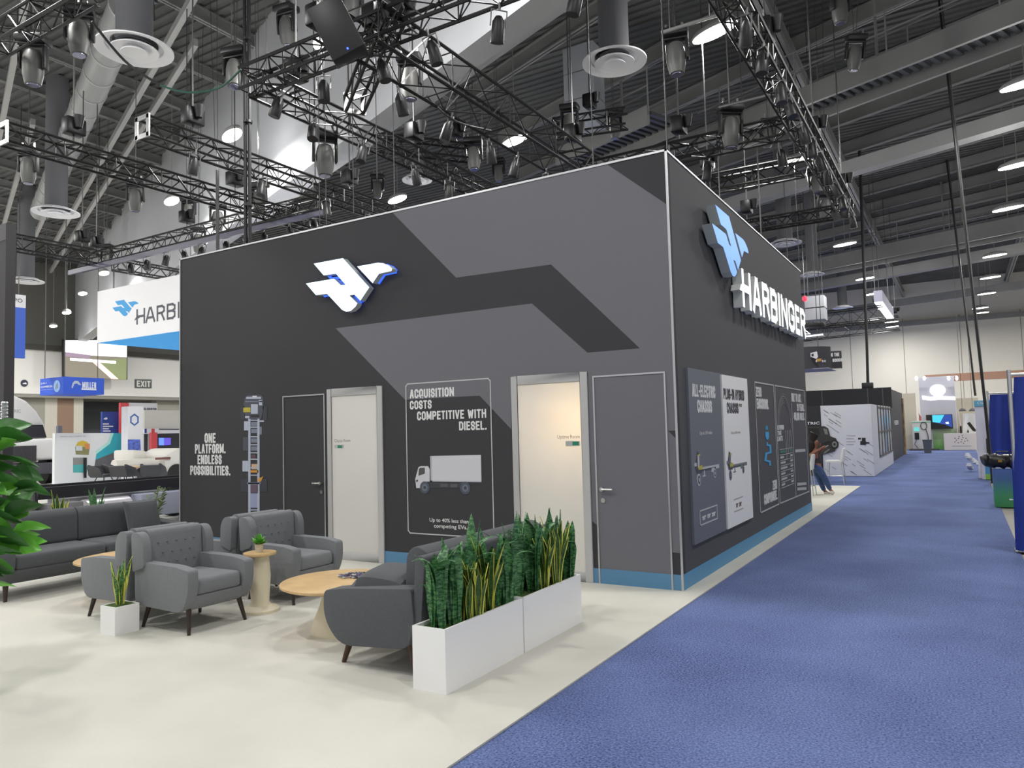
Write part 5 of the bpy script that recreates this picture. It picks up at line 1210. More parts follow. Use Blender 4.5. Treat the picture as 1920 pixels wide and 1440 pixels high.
# signs and towers around it (each a thing of its own)
def card(name, label, cat, x, tl, br, m, th=0.12, zfloor=False):
    p = at(tl[0], tl[1], 0, x); q = at(br[0], br[1], 0, x)
    r = thing(name, label, cat, (x, p.y, 0)); z0 = (0.105 if x > gx-1.8 else 0.0) if zfloor else q.z
    MB().box((-th, 0, z0), (0, q.y-p.y, p.z)).build('board', m, r)
    return r, (lambda px, py: (at(px, py, 0, x).y - p.y, at(px, py, 0, x).z)), frame((0, 0, 0), (0, 1, 0), (0, 0, 1))
r, cp, cf = card('sign_board', 'navy sign board with a white fish mark and four short lines', 'sign', -27.0, (192, 772), (227, 815), flat('navy_sign', (42, 70, 150)), 0.12, True)
MB().prism([cp(194, 786), cp(196, 783.5), cp(200, 782.5), cp(202, 785), cp(199, 787)], cf, 0, 0.006).build('fish_mark', WH, r)
for k, w in enumerate((9, 17, 9, 12)): MB().strip(cf, [cp(194, 795+k*4.4), cp(194+w, 795+k*4.4)], 0.05, 0.0, 0.006).build('text_line', WH, r)
card('sign_board', 'narrow red sign board between the navy sign and the white tower', 'sign', -26.6, (226, 755), (241.5, 815), flat('red_sign', (214, 78, 84)), 0.12, True)
r, cp, cf = card('sign_board', 'white sign board with short dark name behind the white tower', 'sign', -26.8, (241.5, 755), (295, 815), flat('white_sign', (226, 226, 230)), 0.12, True)
a = cp(270, 769); c = cp(293, 765); b = MB(); btext(b, 'BLACKSTON', cf, a[0], a[1], c[0], c[1], 0.006); b.build('lettering', DK, r)
r, cp, cf = card('sign_tower', 'white tower sign with a blue ring emblem', 'sign', -23.0, (240, 762), (268, 900), flat('tower_white', (236, 236, 240)), 0.4, True)
c = cp(252, 787); R1 = abs(cp(252, 777)[1]-c[1]); b = MB(); b.strip(cf, [(c[0]+R1*.8*math.cos(i*PI/3+PI/6), c[1]+R1*math.sin(i*PI/3+PI/6)) for i in range(6)], 0.05, 0.0, 0.006, None, True); b.build('ring_emblem', flat('ring_blue', (70, 110, 176)), r)
MB().prism([cp(239.5, 824), cp(262, 824), cp(263, 845), cp(239.5, 844)], cf, 0.0, 0.03).build('blue_picture', mat('picture_violet', (92, 112, 200), 0.5, vary=0.5, scale=9), r)
MB().prism([cp(238, 846), cp(258, 845), cp(266, 862), cp(266, 884), cp(238, 884)], cf, 0.0, 0.02).build('grey_picture', flat('graphic_grey', (96, 96, 100)), r)
r, cp, cf = card('sign_board', 'wide blank cream sign board beside the stand edge', 'sign', -25.5, (271, 769), (340, 806), flat('cream_sign', (212, 210, 200)))
for y in (0.3, 2.2): MB().box((-0.1, y, 0.105), (-0.04, y+0.06, 1.9)).build('post', ALU, r)
r, cp, cf = card('sign_board', 'white strip sign with blue and red ends under the cream board', 'sign', -25.3, (271, 804), (340, 812), flat('white_sign', (226, 226, 230)))
MB().prism([cp(271, 804), cp(275, 804), cp(275, 812), cp(271, 812)], cf, 0, .006).build('blue_end', flat('navy_sign', (42, 70, 150)), r)
MB().prism([cp(284, 804), cp(290, 804), cp(290, 812), cp(284, 812)], cf, 0, .006).build('red_end', flat('red_sign', (214, 78, 84)), r)
MB().strip(cf, [cp(299, 805), cp(338, 805)], 0.05, 0, .006).build('text_line', DK, r)
for y in (0.2, 2.2): MB().box((-0.1, y, 0.105), (-0.04, y+0.05, cp(271, 811)[1])).build('post', ALU, r)
card('sign_board', 'red post under the white strip sign', 'sign', -25.0, (284, 811), (295, 846), flat('red_sign', (214, 78, 84)), 0.12, True)
r, cp, cf = card('display_wall', 'dark display wall with a small lit screen', 'display wall', -26.0, (270, 812), (340, 860), flat('dark_wall', (62, 62, 66)), 0.15, True)
MB().prism([cp(297, 821), cp(306, 821), cp(306, 835), cp(297, 835)], cf, 0.02, 0.05).build('blue_screen', S_('screen_sky', (110, 150, 236), 0.8), r)
MB().prism([cp(306, 821), cp(319, 821), cp(319, 834), cp(306, 835)], cf, 0.02, 0.05).build('violet_screen', S_('screen_violet', (96, 84, 200), 0.8), r)
# white vehicle nose at the wall edge
p = at(300, 862, 0, -21.0)
r = thing('white_vehicle', 'white vehicle body with rounded tank beside the left end of the stand', 'vehicle', (-21.0, p.y, 0.1))
q = lambda px, py: (at(px, py, 0, -21.0).y - p.y, at(px, py, 0, -21.0).z - 0.1); vf = frame((0, 0, 0), (0, 1, 0), (0, 0, 1)); CW = flat('cream_paint', (228, 224, 214))
MB().prism([q(270, 843), q(296, 845), q(296, 862), q(270, 864)], vf, -1.8, -0.6).build('rear_body', CW, r, bevel=0.08)
MB().tube([Vector((-.4, q(227, 872)[0], q(240, 872)[1])), Vector((-.4, q(316, 872)[0], q(240, 872)[1]))], 0.19, 18).build('tank', CW, r, smooth=True)
MB().prism([q(306, 856), q(334, 840), q(345, 840), q(345, 888), q(312, 888)], vf, -1.6, 0.0).build('front_body', CW, r, bevel=0.1)
MB().prism([q(291, 858), q(318, 857), q(318, 861), q(291, 862)], vf, 0.0, 0.05).build('trim_strip', flat('trim_red', (128, 84, 78)), r)
for px in (280, 330): c = q(px, 888); MB().tube([Vector((-.3, c[0], 0.32)), Vector((.05, c[0], 0.32))], 0.32, 18).build('wheel', HEAD_BLACK, r)
# bucket chairs round a table
def bucket(label, px, py, x, rz):
    p = at(px, py, 0, x); r = thing('bucket_chair', label, 'chair', (x, p.y, 0.1), rz, 'dark bucket chairs on the white platform'); m = flat('bucket_grey', (66, 66, 68))
    MB().prism(rounded([(-.26, .4, .08), (.24, .4, .06), (.28, .5, .04), (-.2, .5, .05), (-.3, .76, .06), (-.38, .74, .05)]), XZ(0.29), 0.0, 0.58).build('shell', m, r, bevel=0.04)
    for s in (1, -1): MB().prism(rounded([(-.3, .45, .05), (.22, .45, .08), (.1, .66, .06), (-.34, .8, .04)]), XZ(s*0.27+0.03), 0.0, 0.06).build('side', m, r, bevel=0.02)
    for sx in (1, -1):
        for sy in (1, -1): MB().tube([(sx*.28, sy*.26, 0), (sx*.12, sy*.14, .42)], 0.015, 6).build('leg', HEAD_BLACK, r)
bucket('dark bucket chair left of the little wooden table on the white platform', 195, 892, -20.2, 0.3)
bucket('dark bucket chair in front of the little wooden table on the white platform', 235, 892, -19.6, 1.9)
bucket('widest dark bucket chair right of the little wooden table, near the stand edge', 290, 892, -18.8, 2.2)
p = at(255, 874, 0, -20.5); r = thing('cafe_table', 'small wooden table among the dark bucket chairs', 'table', (-20.5, p.y, 0.1))
MB().lathe([(0.45, p.z-0.14), (0.46, p.z-0.1)], 28).build('table_top', OAK, r); MB().tube([(0, 0, 0), (0, 0, p.z-0.14)], 0.03, 8).build('post', ALU, r); MB().lathe([(0.25, 0), (0.24, 0.02)], 20).build('foot', ALU, r)
# bare truck chassis on show
ra = at(110, 915, 2, 0.86); rb = at(335, 893, 2, 0.86); CH = mat('chassis_black', (30, 30, 36), 0.35, metal=0.3)
r = thing('truck_chassis', 'bare black electric truck chassis on show behind the far left sofa', 'vehicle', (-11.0, 0.6, 0))
for dx in (0.0, -0.85): MB().box((dx-0.04, -1.3, 0.66), (dx+0.04, 4.6, 0.86)).build('frame_rail', CH, r)
b = MB()
for k in range(7): b.box((-0.82, -1.2+k*0.9, 0.7), (-0.03, -1.12+k*0.9, 0.8))
b.build('cross_members', CH, r)
MB().tube([(0.2, -0.55, 0.42), (0.2, 0.25, 0.42)], 0.19, 18).build('air_tank', mat('tank_silver', (206, 204, 210), 0.3, metal=0.4), r, smooth=True)
MB().box((0.06, 0.4, 0.2), (0.4, 1.6, 0.62)).build('battery_box', flat('battery_pale', (168, 172, 192)), r, bevel=0.02)
MB().box((0.06, -1.25, 0.25), (0.4, -0.65, 0.6)).build('control_box', flat('control_grey', (130, 130, 134)), r, bevel=0.02)
MB().box((0.06, 2.6, 0.3), (0.4, 4.2, 0.62)).build('battery_box', flat('battery_pale', (168, 172, 192)), r, bevel=0.02)
for y in (2.05, -2.3):
    for x in (0.2, -1.05): 
        w = MB(); w.lathe([(0.3, -0.14), (0.42, -0.11), (0.42, 0.11), (0.3, 0.14)], 28); o = w.build('wheel', HEAD_BLACK, r); o.rotation_euler = (0, PI/2, 0); o.location = (x, y, 0.42)
        w = MB(); w.lathe([(0.2, 0.0), (0.22, 0.02), (0.1, 0.06)], 20); h_ = w.build('hub', STEEL_GREY, o); h_.location = (0, 0, 0.13)
MB().box((-.5, 1.55, .2), (.3, 2.0, .8)).build('motor', HEAD_BLACK, r, bevel=.05); MB().box((-.9, -.6, .3), (-.3, 1.4, .62)).build('battery_box', flat('control_grey', (130, 130, 134)), r, bevel=.02); MB().lathe([(.1, 0), (.2, .05), (.2, .3), (.12, .36)], 14, (.25, 1.8, .45)).build('compressor', HEAD_BLACK, r)
MB().prism([(-2.9, 0.45), (-1.35, 0.45), (-1.3, 0.92), (-1.45, 0.95), (-2.9, 0.95)], frame((0, 0, 0), (0, 1, 0), (0, 0, 1)), -0.9, 0.25).build('cowl_panel', flat('cowl_grey', (120, 120, 124)), r, bevel=0.02)
b = MB(); b.tube([(0.3, -1.35, 0.4), (0.3, -1.4, 1.06), (0.3, -2.8, 1.1)], 0.025, 6); b.tube([(0.3, -2.0, 0.9), (0.3, -2.0, 1.08)], 0.025, 6); b.build('cab_frame', CH, r)
# planters behind the sofa
for k, (x, y, lab) in enumerate(((-8.9, -2.2, 'dark snake plant behind the left part of the far sofa'), (-8.9, -1.35, 'pale snake plant behind the middle of the far sofa'), (-9.0, -0.75, 'dark snake plant behind the right part of the far sofa'))):
    r = thing('planter_cube', lab, 'planter', (x, y, 0)); MB().box((-.15, -.15, 0), (.15, .15, .36)).build('cube_pot', POT_WHITE, r, bevel=0.006)
    b = MB(); rnd = random.Random(50+k)
    for j in range(9): a = j*0.7; blade(b, (0.05*math.cos(a), 0.05*math.sin(a), 0.34), a, 0.1+0.1*rnd.random(), 0.35+0.25*rnd.random(), 0.06, 0, SNAKE if k != 1 else SNAKE_V, YELLOW if k == 1 else None, 0.2, rnd.uniform(-.4, .4))
    weld(b.build('snake_plant', None, r))

# ================================================================== the aisle and the stands beyond
def on_y(y): return lambda px, py: (at(px, py, 1, y).x, at(px, py, 1, y).z)
FY = lambda y: frame((0, y, 0), (1, 0, 0), (0, 0, 1))
# dark and white stand at the end of the dark stand's side
Y1 = 16.72; c = on_y(Y1); f = FY(Y1); BLK = flat('stand_black', (40, 40, 43)); xw = c(1540, 800)[0]
WALLW = flat('stand_white', (212, 213, 218))
r = thing('exhibit_stand', 'white walled stand with slanted hatch marks and black header beyond the person', 'exhibition stand', (0, 0, 0))
MB().box((xw, Y1, 0), (0.2, Y1+0.12, 2.1)).build('hatched_wall', WALLW, r)
b = MB(); rnd = random.Random(5); HAT = flat('hatch_grey', (150, 146, 142))
for k in range(64):
    x = rnd.uniform(xw+.03, 0.1); z = rnd.uniform(0.12, 2.0); L = rnd.uniform(.08, .2)
    if (1.0 < z < 2.1 and x > -0.75) : continue
    b.strip(f, [(x, z), (x+L, z-L*.75)], 0.016, 0.0, 0.004)
b.build('hatch_marks', HAT, r)
MB().box((-7.0, Y1-0.02, 0), (xw, Y1+0.12, 2.1)).build('black_wall', BLK, r)
b = MB(); a = c(1513.5, 796.5); e = c(1537, 790.5); text(b, 'ELECTRIC', f, a[0]-(e[0]-a[0])*1.05, a[1], e[0], e[1], 0.03, None, 0.02); b.build('lettering', PRINT_WHITE, r)
# the big vehicle picture on that wall
VD = flat('vehicle_dark', (58, 56, 52)); VK = flat('vehicle_black', (34, 33, 32)); VG = flat('vehicle_grey', (128, 126, 122))
b = MB(); P_ = lambda pts, m, d: b.prism([c(*p) for p in pts], f, 0.02, d, m)
P_([(1513, 800), (1546, 799), (1553, 803), (1557, 818), (1568, 822), (1570, 832), (1566, 846), (1545, 852), (1513, 850)], VD, 0.028)
P_([(1516, 803), (1535, 803), (1538, 816), (1516, 818)], VK, 0.031); P_([(1544, 803), (1551, 805), (1553, 815), (1547, 814)], VG, 0.031)
P_([(1538, 832), (1556, 826), (1558, 830), (1540, 838)], VK, 0.031); P_([(1545, 848), (1555, 841), (1556, 843), (1546, 851)], VG, 0.033)
o = c(1565, 833)
for q, m, d in ((.14, VK, .034), (.09, VG, .036), (.04, VK, .038)): b.prism([(o[0]+q*.8*math.cos(i*PI/9), o[1]+q*math.sin(i*PI/9)) for i in range(18)], f, 0.02, d, m)
b.build('vehicle_picture', None, r)
b = MB()
for x0, y0, x1, y1 in ((1609, 821, 1614, 824), (1616, 821, 1623, 827), (1613, 827, 1624, 834), (1624, 829, 1630, 832)): b.prism([c(x0, y0), c(x1, y0), c(x1, y1), c(x0, y1)], f, 0.0, 0.006)
b.build('small_picture', VK, r)
b = MB()
for k in range(4): b.strip(f, [c(1588, 817+k*5.5), c(1603 - (k % 2)*3, 817+k*5.5)], 0.025, 0.0, 0.004)
b.build('text_line', flat('faint_grey', (168, 168, 172)), r)
SW2 = frame((0.2, 0, 0), (0, 1, 0), (0, 0, 1))
MB().box((0.08, Y1+0.12, 0), (0.2, 23.9, 2.1)).build('window_wall', WALLW, r)
for k in range(5):
    y0 = 18.6 + k*1.0; MB().prism([(y0+.08, .55), (y0+.92, .55), (y0+.92, 1.98), (y0+.08, 1.98)], SW2, 0, 0.01).build('window_pane', mat('pane_sheen', (186, 192, 204), 0.15) if k != 2 else mat('pane_blue', (110, 160, 206), 0.15), r)
b = MB()
for k in range(6): b.strip(SW2, [(18.6+k, .5), (18.6+k, 2.05)], 0.08, 0.0, 0.03)
for z in (.5, 1.25, 2.03): b.strip(SW2, [(18.6, z), (23.6, z)], 0.05, 0.0, 0.03)
b.build('window_frame', flat('frame_bronze', (104, 98, 92)), r)
MB().box((-8.0, 24.0, 0), (0.1, 32.4, 2.84)).build('dark_body', flat('stand_body', (66, 65, 67)), r)
MB().box((-8.0, 23.9, 2.05), (0.25, 24.0, 2.84)).build('header', BLK, r)
b = MB()
for px in (1541, 1627, 1655): x = on_y(23.9)(px, 740)[0]; b.strip(FY(23.9), [(x, 2.06), (x, 2.83)], 0.03, 0, 0.006)
b.build('header_seam', flat('seam_grey', (90, 90, 92)), r)
q = lambda px, py: (at(px, py, 0, 0.1).y, at(px, py, 0, 0.1).z)
b = MB(); t0 = q(1677, 797); t1 = q(1684, 788); btext(b, 'NEXEN', frame((0.1, 0, 0), (0, 1, 0), (0, 0, 1)), t0[0], t0[1], t1[0], t1[1], 0.01); b.build('lettering', PRINT_WHITE, r)
MB().box((0.1, 31.6, 0), (0.16, 32.3, 2.6)).build('edge_picture', mat('edge_autumn', (150, 124, 84), 0.6, vary=0.6, scale=3), r)
# bar stools
def stool(label, loc, rz, zs, zb):
    r = thing('bar_stool', label, 'stool', loc, rz, 'white bar stools'); m = flat('stool_white', (228, 230, 226))
    MB().prism(rounded([(-.2, zs-.03, .02), (.2, zs-.03, .02), (.21, zs+.02, .02), (-.14, zs+.02, .04), (-.2, zb, .03), (-.24, zb, .02)]), XZ(0.2), 0, 0.4).build('seat_shell', m, r, bevel=0.012)
    for sx in (1, -1):
        for sy in (1, -1): MB().tube([(sx*.21, sy*.19, 0), (sx*.16, sy*.14, zs-.02)], 0.012, 6).build('leg', CHROME, r)
    b = MB(); b.tube([(.19, -.17, .22), (.19, .17, .22), (-.19, .17, .22), (-.19, -.17, .22), (.19, -.17, .22)], 0.008, 5); b.build('foot_ring', CHROME, r)
stool('white bar stool standing apart to the right of the leaning person', (-0.42, 13.7, 0), PI, 0.60, 0.93)
stool('white bar stool the person leans against, half hidden by the dark stand', (-0.62, 10.35, 0), PI, 0.60, 0.92)
# the person leaning at the stool, looking at a phone
def person():
    y = 10.62; P = lambda px, py, dy=0.0: Vector((at(px, py, 1, y+dy).x, y+dy, at(px, py, 1, y+dy).z))
    r = thing('person', 'person with long dark hair, dark top and blue jeans, leaning and looking at phone', 'person', (0, 0, 0))
    SKIN = mat('skin_brown', (140, 92, 70), 0.55); JEAN = mat('blue_denim', (62, 84, 124), 0.85, vary=0.25, scale=14); TOP = mat('dark_top', (58, 56, 60), 0.85); HAIR = mat('dark_hair', (34, 26, 26), 0.6, vary=0.4, scale=50); SHOE = mat('white_shoe', (214, 212, 204), 0.6)
    def skin(name, pts, edges, rads, m, lvl=1):
        me = bpy.data.meshes.new(name); me.from_pydata([tuple(p) for p in pts], edges, []); me.materials.append(m); o = bpy.data.objects.new(name, me); COL.objects.link(o); o.parent = r
        s = o.modifiers.new('s', 'SKIN'); s.use_smooth_shade = True
        for v, q in zip(me.skin_vertices[0].data, rads): v.radius = (q, q) if not isinstance(q, tuple) else q
        me.skin_vertices[0].data[0].use_root = True
        u = o.modifiers.new('u', 'SUBSURF'); u.levels = lvl; u.render_levels = 2
        return o
    hip = P(1530, 872); wa = P(1530, 863); ch = P(1527, 850); nk = P(1527, 842); hd = P(1529, 832); ht = P(1528, 824)
    hl = P(1528, 876, .09); hr = P(1533, 876, -.09); kl = P(1536, 898, .1); kr = P(1546, 896, -.05); al = P(1546, 921, .12); ar = P(1557, 919, -.02); fl = P(1556, 927, .12); fr_ = P(1564, 926, -.02)
    sl = P(1523, 849, .14); sr = P(1527, 849, -.14); el = P(1534, 857, .2); er = P(1517, 855, -.26); wl_ = P(1540, 844, .06); wr = P(1538, 842, -.1)
    hands = []
    body = [hip, wa, ch, nk, hd, ht, sl, sr, el, er, wl_, wr, hl, hr, kl, kr, al, ar, fl, fr_]
    E_ = [(0,1), (1,2), (2,3), (3,4), (4,5), (2,6), (2,7), (6,8), (7,9), (8,10), (9,11), (0,12), (0,13), (12,14), (13,15), (14,16), (15,17), (16,18), (17,19)]
    R_ = [.11, .1, .11, .045, .085, .07, .048, .048, .036, .036, .025, .025, .085, .085, .058, .058, .036, .036, .035, .035]
    hnd = [Vector((0, 0, 0))]
    # palms and five fingers on each hand
    i0 = len(body)
    for w, s, k in ((wl_, 1, 10), (wr, -1, 11)):
        pm = w + Vector((.06, -s*.01, .035)); body.append(pm); R_.append(.026); ip = len(body)-1; E_.append((k, ip))
        for j in range(4):
            t1 = pm + Vector((.035, (j-1.5)*.017, .03-.004*j)); t2 = t1 + Vector((.016, -s*.016, .02)); body += [t1, t2]; R_ += [.0095, .0085]; E_ += [(ip, len(body)-2), (len(body)-2, len(body)-1)]
        t1 = pm + Vector((.0, -s*.035, .03)); body.append(t1); R_.append(.010); E_.append((ip, len(body)-1))
    skin('body', body, E_, R_, SKIN)
    up = lambda p, d: p + d
    skin('jeans', [hip, P(1531, 869), hl, hr, kl, kr, al, ar], [(0,1), (0,2), (0,3), (2,4), (3,5), (4,6), (5,7)], [.14, .135, .105, .105, .07, .07, .05, .05], JEAN)
    skin('tank_top', [P(1530.5, 877), wa, ch, sl.lerp(ch, .35), sr.lerp(ch, .35), P(1526.5, 846)], [(0,1), (1,2), (2,3), (2,4), (2,5)], [.15, .14, .15, .09, .09, .075], TOP)
    skin('hair', [P(1524, 820), P(1521, 828), P(1519, 840), P(1519, 853), P(1525, 818), P(1530, 822)], [(0,1), (1,2), (2,3), (0,4), (4,5)], [.1, .13, .13, .1, .09, .06], HAIR)
    for a, g in ((al, fl), (ar, fr_)):
        skin('shoe', [a - UP*.04 + (a-g).normalized()*.03, (a+g)/2 - UP*.02, g], [(0,1), (1,2)], [.05, .05, .04], SHOE)
    for s in (1, -1):
        MB().lathe([(.004, -.012), (.013, 0), (.004, .012)], 10, hd + Vector((.082, -.03*s-.01, .012))).build('eye', HAIR, r)
    MB().obox(hd + Vector((.1, -.012, -.015)), (.02, 0, 0), (0, .012, 0), (0, 0, .022)).build('nose', SKIN, r, bevel=0.008)
    MB().obox(hd + Vector((.088, -.012, -.05)), (.006, 0, 0), (0, .022, 0), (0, 0, .006)).build('mouth', mat('lip', (120, 62, 58), 0.5), r, bevel=0.003)
    return wl_, wr
wl_, wr = person()
mid = (wl_+wr)/2 + Vector((.12, 0, .07)); o = MB().box((-.04, -.075, -.006), (.04, .075, .006)).build('phone', flat('phone_white', (222, 222, 226)), bevel=0.004); o.location = mid; o.rotation_euler = (0, -0.5, 0.1)
tag(o, 'white phone held in both hands by the leaning person', 'phone')
# curved dark banner with a truck picture
yb = 17.6; cb = on_y(yb)
x0, z1 = cb(1470, 655); x1, z0 = cb(1557, 690)
r = thing('hanging_banner', 'dark curved hanging banner with a truck picture and white lettering', 'hanging sign', (0, 0, 0))
def arc_band(nm, xa, xb, za, zb, sag, m, y0, par, th=0.05, n=16):
    b = MB()
    for i in range(n):
        t0, t1 = i/n, (i+1)/n; g = lambda t: y0 + sag*(2*t-1)**2
        A = (xa+(xb-xa)*t0, g(t0)); B = (xa+(xb-xa)*t1, g(t1))
        vs = [(A[0], A[1], za), (B[0], B[1], za), (B[0], B[1], zb), (A[0], A[1], zb), (A[0], A[1]+th, za), (B[0], B[1]+th, za), (B[0], B[1]+th, zb), (A[0], A[1]+th, zb)]
        b.add(vs, [(0,1,2,3), (5,4,7,6), (0,4,5,1), (3,2,6,7)] + ([(0,3,7,4)] if i == 0 else []) + ([(1,5,6,2)] if i == n-1 else []))
    return b.build(nm, m, par)
arc_band('front_panel', x0, x1, z0, z1, 0.5, flat('banner_black', (52, 50, 56)), yb-0.3, r)
x2, z3 = on_y(yb+1.6)(1576, 657); zb = on_y(yb+1.6)(1576, 690)[1]; xb0 = on_y(yb+1.6)(1540, 660)[0]
arc_band('back_panel', xb0-1.5, x2, zb, z3, 0.25, flat('banner_black', (52, 50, 56)), yb+1.5, r)
fb = FY(yb+1.48); ca = on_y(yb+1.48)
for s, tl, br in (('MOVING THE', (1542, 670), (1575, 661)), ("WORLD'S GOODS", (1534, 680.5), (1581, 671.5))):
    a = ca(*tl); e = ca(*br); b = MB(); btext(b, s, fb, a[0], a[1], e[0]-0.02, e[1], 0.02); b.build('lettering', PRINT_WHITE, r)
fb = FY(yb-0.3); ca = on_y(yb-0.3)
b = MB(); b.prism([ca(*p) for p in ((1520, 662), (1532, 659), (1534, 669), (1531, 673), (1520, 669))], fb, .02, .03, flat('truck_white', (205, 205, 212))); b.prism([ca(*p) for p in ((1522, 664), (1526, 663), (1526, 668), (1522, 668))], fb, .03, .036, VK); b.prism([ca(*p) for p in ((1531, 673), (1540, 672), (1541, 677), (1530, 679))], fb, .02, .034, flat('truck_gold', (170, 128, 62)))
for px in (1530, 1542, 1546): b.prism([ca(px, 675), ca(px+2, 675), ca(px+2, 679), ca(px, 679)], fb, .02, .036, flat('truck_white', (205, 205, 212)))
b.build('truck_picture', None, r)
MB().box((x0+.3, yb-.25, z0-.01), (x1-.02, yb+1.5, z0)).build('pale_underside', flat('banner_lilac', (196, 194, 214)), r)
for x in (x1-.4, x1-1.2): MB().tube([(x, yb+.5, z0), (x, yb+.5, ZC)], 0.012, 4).build('sling', CHAIN, r)
# neon sign and the long white light box
NEON = mat('neon_white', (236, 236, 255), 0.4, emit=2.2); cn = on_y(14.5)
r = thing('neon_sign', 'white neon letter M with a line below it beyond the sign letters', 'lit sign', (0, 0, 0))
V3 = lambda px, py: Vector((cn(px, py)[0], 14.5, cn(px, py)[1]))
MB().tube([V3(1505, 626), V3(1519, 626), V3(1508, 618), V3(1515, 611), V3(1503, 612)], 0.02, 6).build('letter', NEON, r)
MB().tube([V3(1480, 632), V3(1520, 630), V3(1543, 627)], 0.022, 6).build('underline', NEON, r)
o = V3(1527, 615); MB().lathe([(0.28, -.06), (0.3, 0), (0.28, .06)], 20, o + UP*.06).build('dark_hub', HEAD_BLACK, r)
for px in (1505, 1540): MB().tube([V3(px, 626), (V3(px, 626).x, 14.5, ZC)], 0.01, 4).build('sling', CHAIN, r)
r = thing('light_box', 'long white glowing light box hanging above the aisle', 'lamp', (-0.4, 32.0, 6.8))
MB().box((-0.17, -3.2, 0.0), (0.17, 3.2, 0.5)).build('casing', flat('box_lilac', (150, 150, 170)), r)
MB().box((-0.165, -3.19, -0.012), (0.165, 3.19, 0.0)).build('glow_face', mat('box_glow', (250, 250, 255), 0.4, emit=4), r)
for y in (-2.6, 2.6): MB().tube([(0, y, .5), (0, y, ZC-6.88)], 0.012, 4).build('sling', CHAIN, r)
a = at(1508, 606, 1, 30); e = at(1655, 588, 1, 30); T('dark far truss above the far white stand', (a.x-2, 30, a.z), (e.x, 30, e.z), s=0.7, hoists=(0.95,))
T('second dark far truss above the far white stand', (a.x-2, 36, a.z+.1), (e.x+.3, 36, e.z+.2), s=0.7, hoists=(0.97,))
# hoist cables dropping to the far stands
for px0, py0, px1, py1, yy, rr, lab in ((1622, 590, 1627, 727, 25.0, .05, 'dark cable bundle dropping onto the far black header'), (1806, 560, 1828, 742, 30.0, .035, 'thin dark cable slanting down over the far white desk'), (1826, 590, 1861, 905, 14.0, .03, 'long dark cable slanting down beside the side stand')):
    a = at(px0, py0, 1, yy); e = at(px1, py1, 1, yy); d = (a-e); top = e + d*((ZC-.1-e.z)/d.z)
    r = thing('cable_bundle', lab, 'cable bundle', e)
    MB().tube([(0, 0, 0), d*0.5 + Vector((.02, 0, 0)), top-e], rr, 6).build('cable', HEAD_BLACK, r); MB().tube([(.04, 0, 0), top-e+Vector((.06, 0, 0))], rr*.6, 5).build('cable', CHAIN, r)
    if yy == 25.0: MB().box((-.2, -.15, -.05), (.2, .15, .2)).build('motor', HEAD_BLACK, r, bevel=.03)
# the far end of the aisle
Y3 = 37.6; c3 = on_y(Y3); f3 = FY(Y3)
r = thing('exhibit_stand', 'pale tall stand with a glowing light bulb emblem at the far end of the aisle', 'exhibition stand', (0, 0, 0))
def pan(nm, x0, y0, x1, y1, m, th=0.15, d=0.0, floor=False):
    a = c3(x0, y0); e = c3(x1, y1); MB().box((a[0], Y3-d-0.004, 0.0 if floor else e[1]), (e[0], Y3+th, a[1])).build(nm, m, r)
pan('tall_panel', 1722, 709, 1792, 760, ramp_mat('panel_lilac', [(0, (206, 206, 216)), (1, (206, 206, 216))]), 0.2, 0, True)
pan('cream_panel', 1692, 738, 1722, 845, flat('panel_cream', (208, 200, 180)), 0.2, 0, True)
pan('cream_panel', 1792, 747, 1840, 845, flat('panel_cream', (208, 200, 180)), 0.2, 0, True)
a = c3(1726, 800); MB().box((c3(1748, 800)[0], Y3-.012, 0), (c3(1792, 800)[0], Y3, c3(1760, 803)[1])).build('green_panel', ramp_mat('green_blend', [(0, (120, 186, 100)), (1, (196, 212, 180))], 'Z', 0.05, 1.2), r)
BG = mat('emblem_glow', (255, 255, 255), 0.4, emit=1.6)
o = c3(1758, 732); b = MB(); b.prism([(o[0]+.36*math.cos(i*PI/10), o[1]+.3*math.sin(i*PI/10)) for i in range(20)], f3, .005, .05); b.prism([c3(1752, 740), c3(1765, 740), c3(1762, 747), c3(1755, 747)], f3, .005, .05); b.build('bulb_emblem', BG, r)
b = MB(); b.prism([c3(*p) for p in ((1729, 742), (1745, 745), (1760, 743), (1791, 744), (1791, 750), (1765, 749), (1745, 751), (1730, 749))], f3, .005, .04); b.build('wave_emblem', BG, r)
b = MB(); a = c3(1717, 709); e = c3(1795, 706); b.box((a[0], Y3-.5, a[1]), (e[0], Y3-.42, e[1])); b.build('lamp_bar', flat('bar_white', (228, 228, 236)), r)
for px in (1719, 1734, 1779, 1794): q = c3(px, 710); MB().lathe([(.04, -.1), (.07, 0), (.04, .1)], 10, (q[0], Y3-.5, q[1])).build('bar_lamp', mat('bar_glow', (255, 255, 255), .4, emit=5), r)
a = at(1736, 778, 1, Y3-.3); e = at(1787, 804, 1, Y3-.3)
r = thing('television', 'wall television with blue water picture at the far end of the aisle', 'television', (a.x, Y3-.3, e.z)); w_ = e.x-a.x; h_ = a.z-e.z
MB().box((0, 0, 0), (w_, .07, h_)).build('casing', HEAD_BLACK, r); ft = frame((0, 0, 0), (1, 0, 0), (0, 0, 1))
MB().prism([(.24*w_, .97*h_), (.97*w_, .97*h_), (.97*w_, .1*h_), (.7*w_, .3*h_), (.24*w_, .48*h_)], ft, 0, .006).build('picture_blue', S_('tv_navy', (40, 70, 150), .7), r)
MB().prism([(.24*w_, .97*h_), (.7*w_, .97*h_), (.52*w_, .42*h_), (.24*w_, .5*h_)], ft, .006, .009).build('picture_cyan', S_('tv_cyan', (70, 190, 214), .8), r)
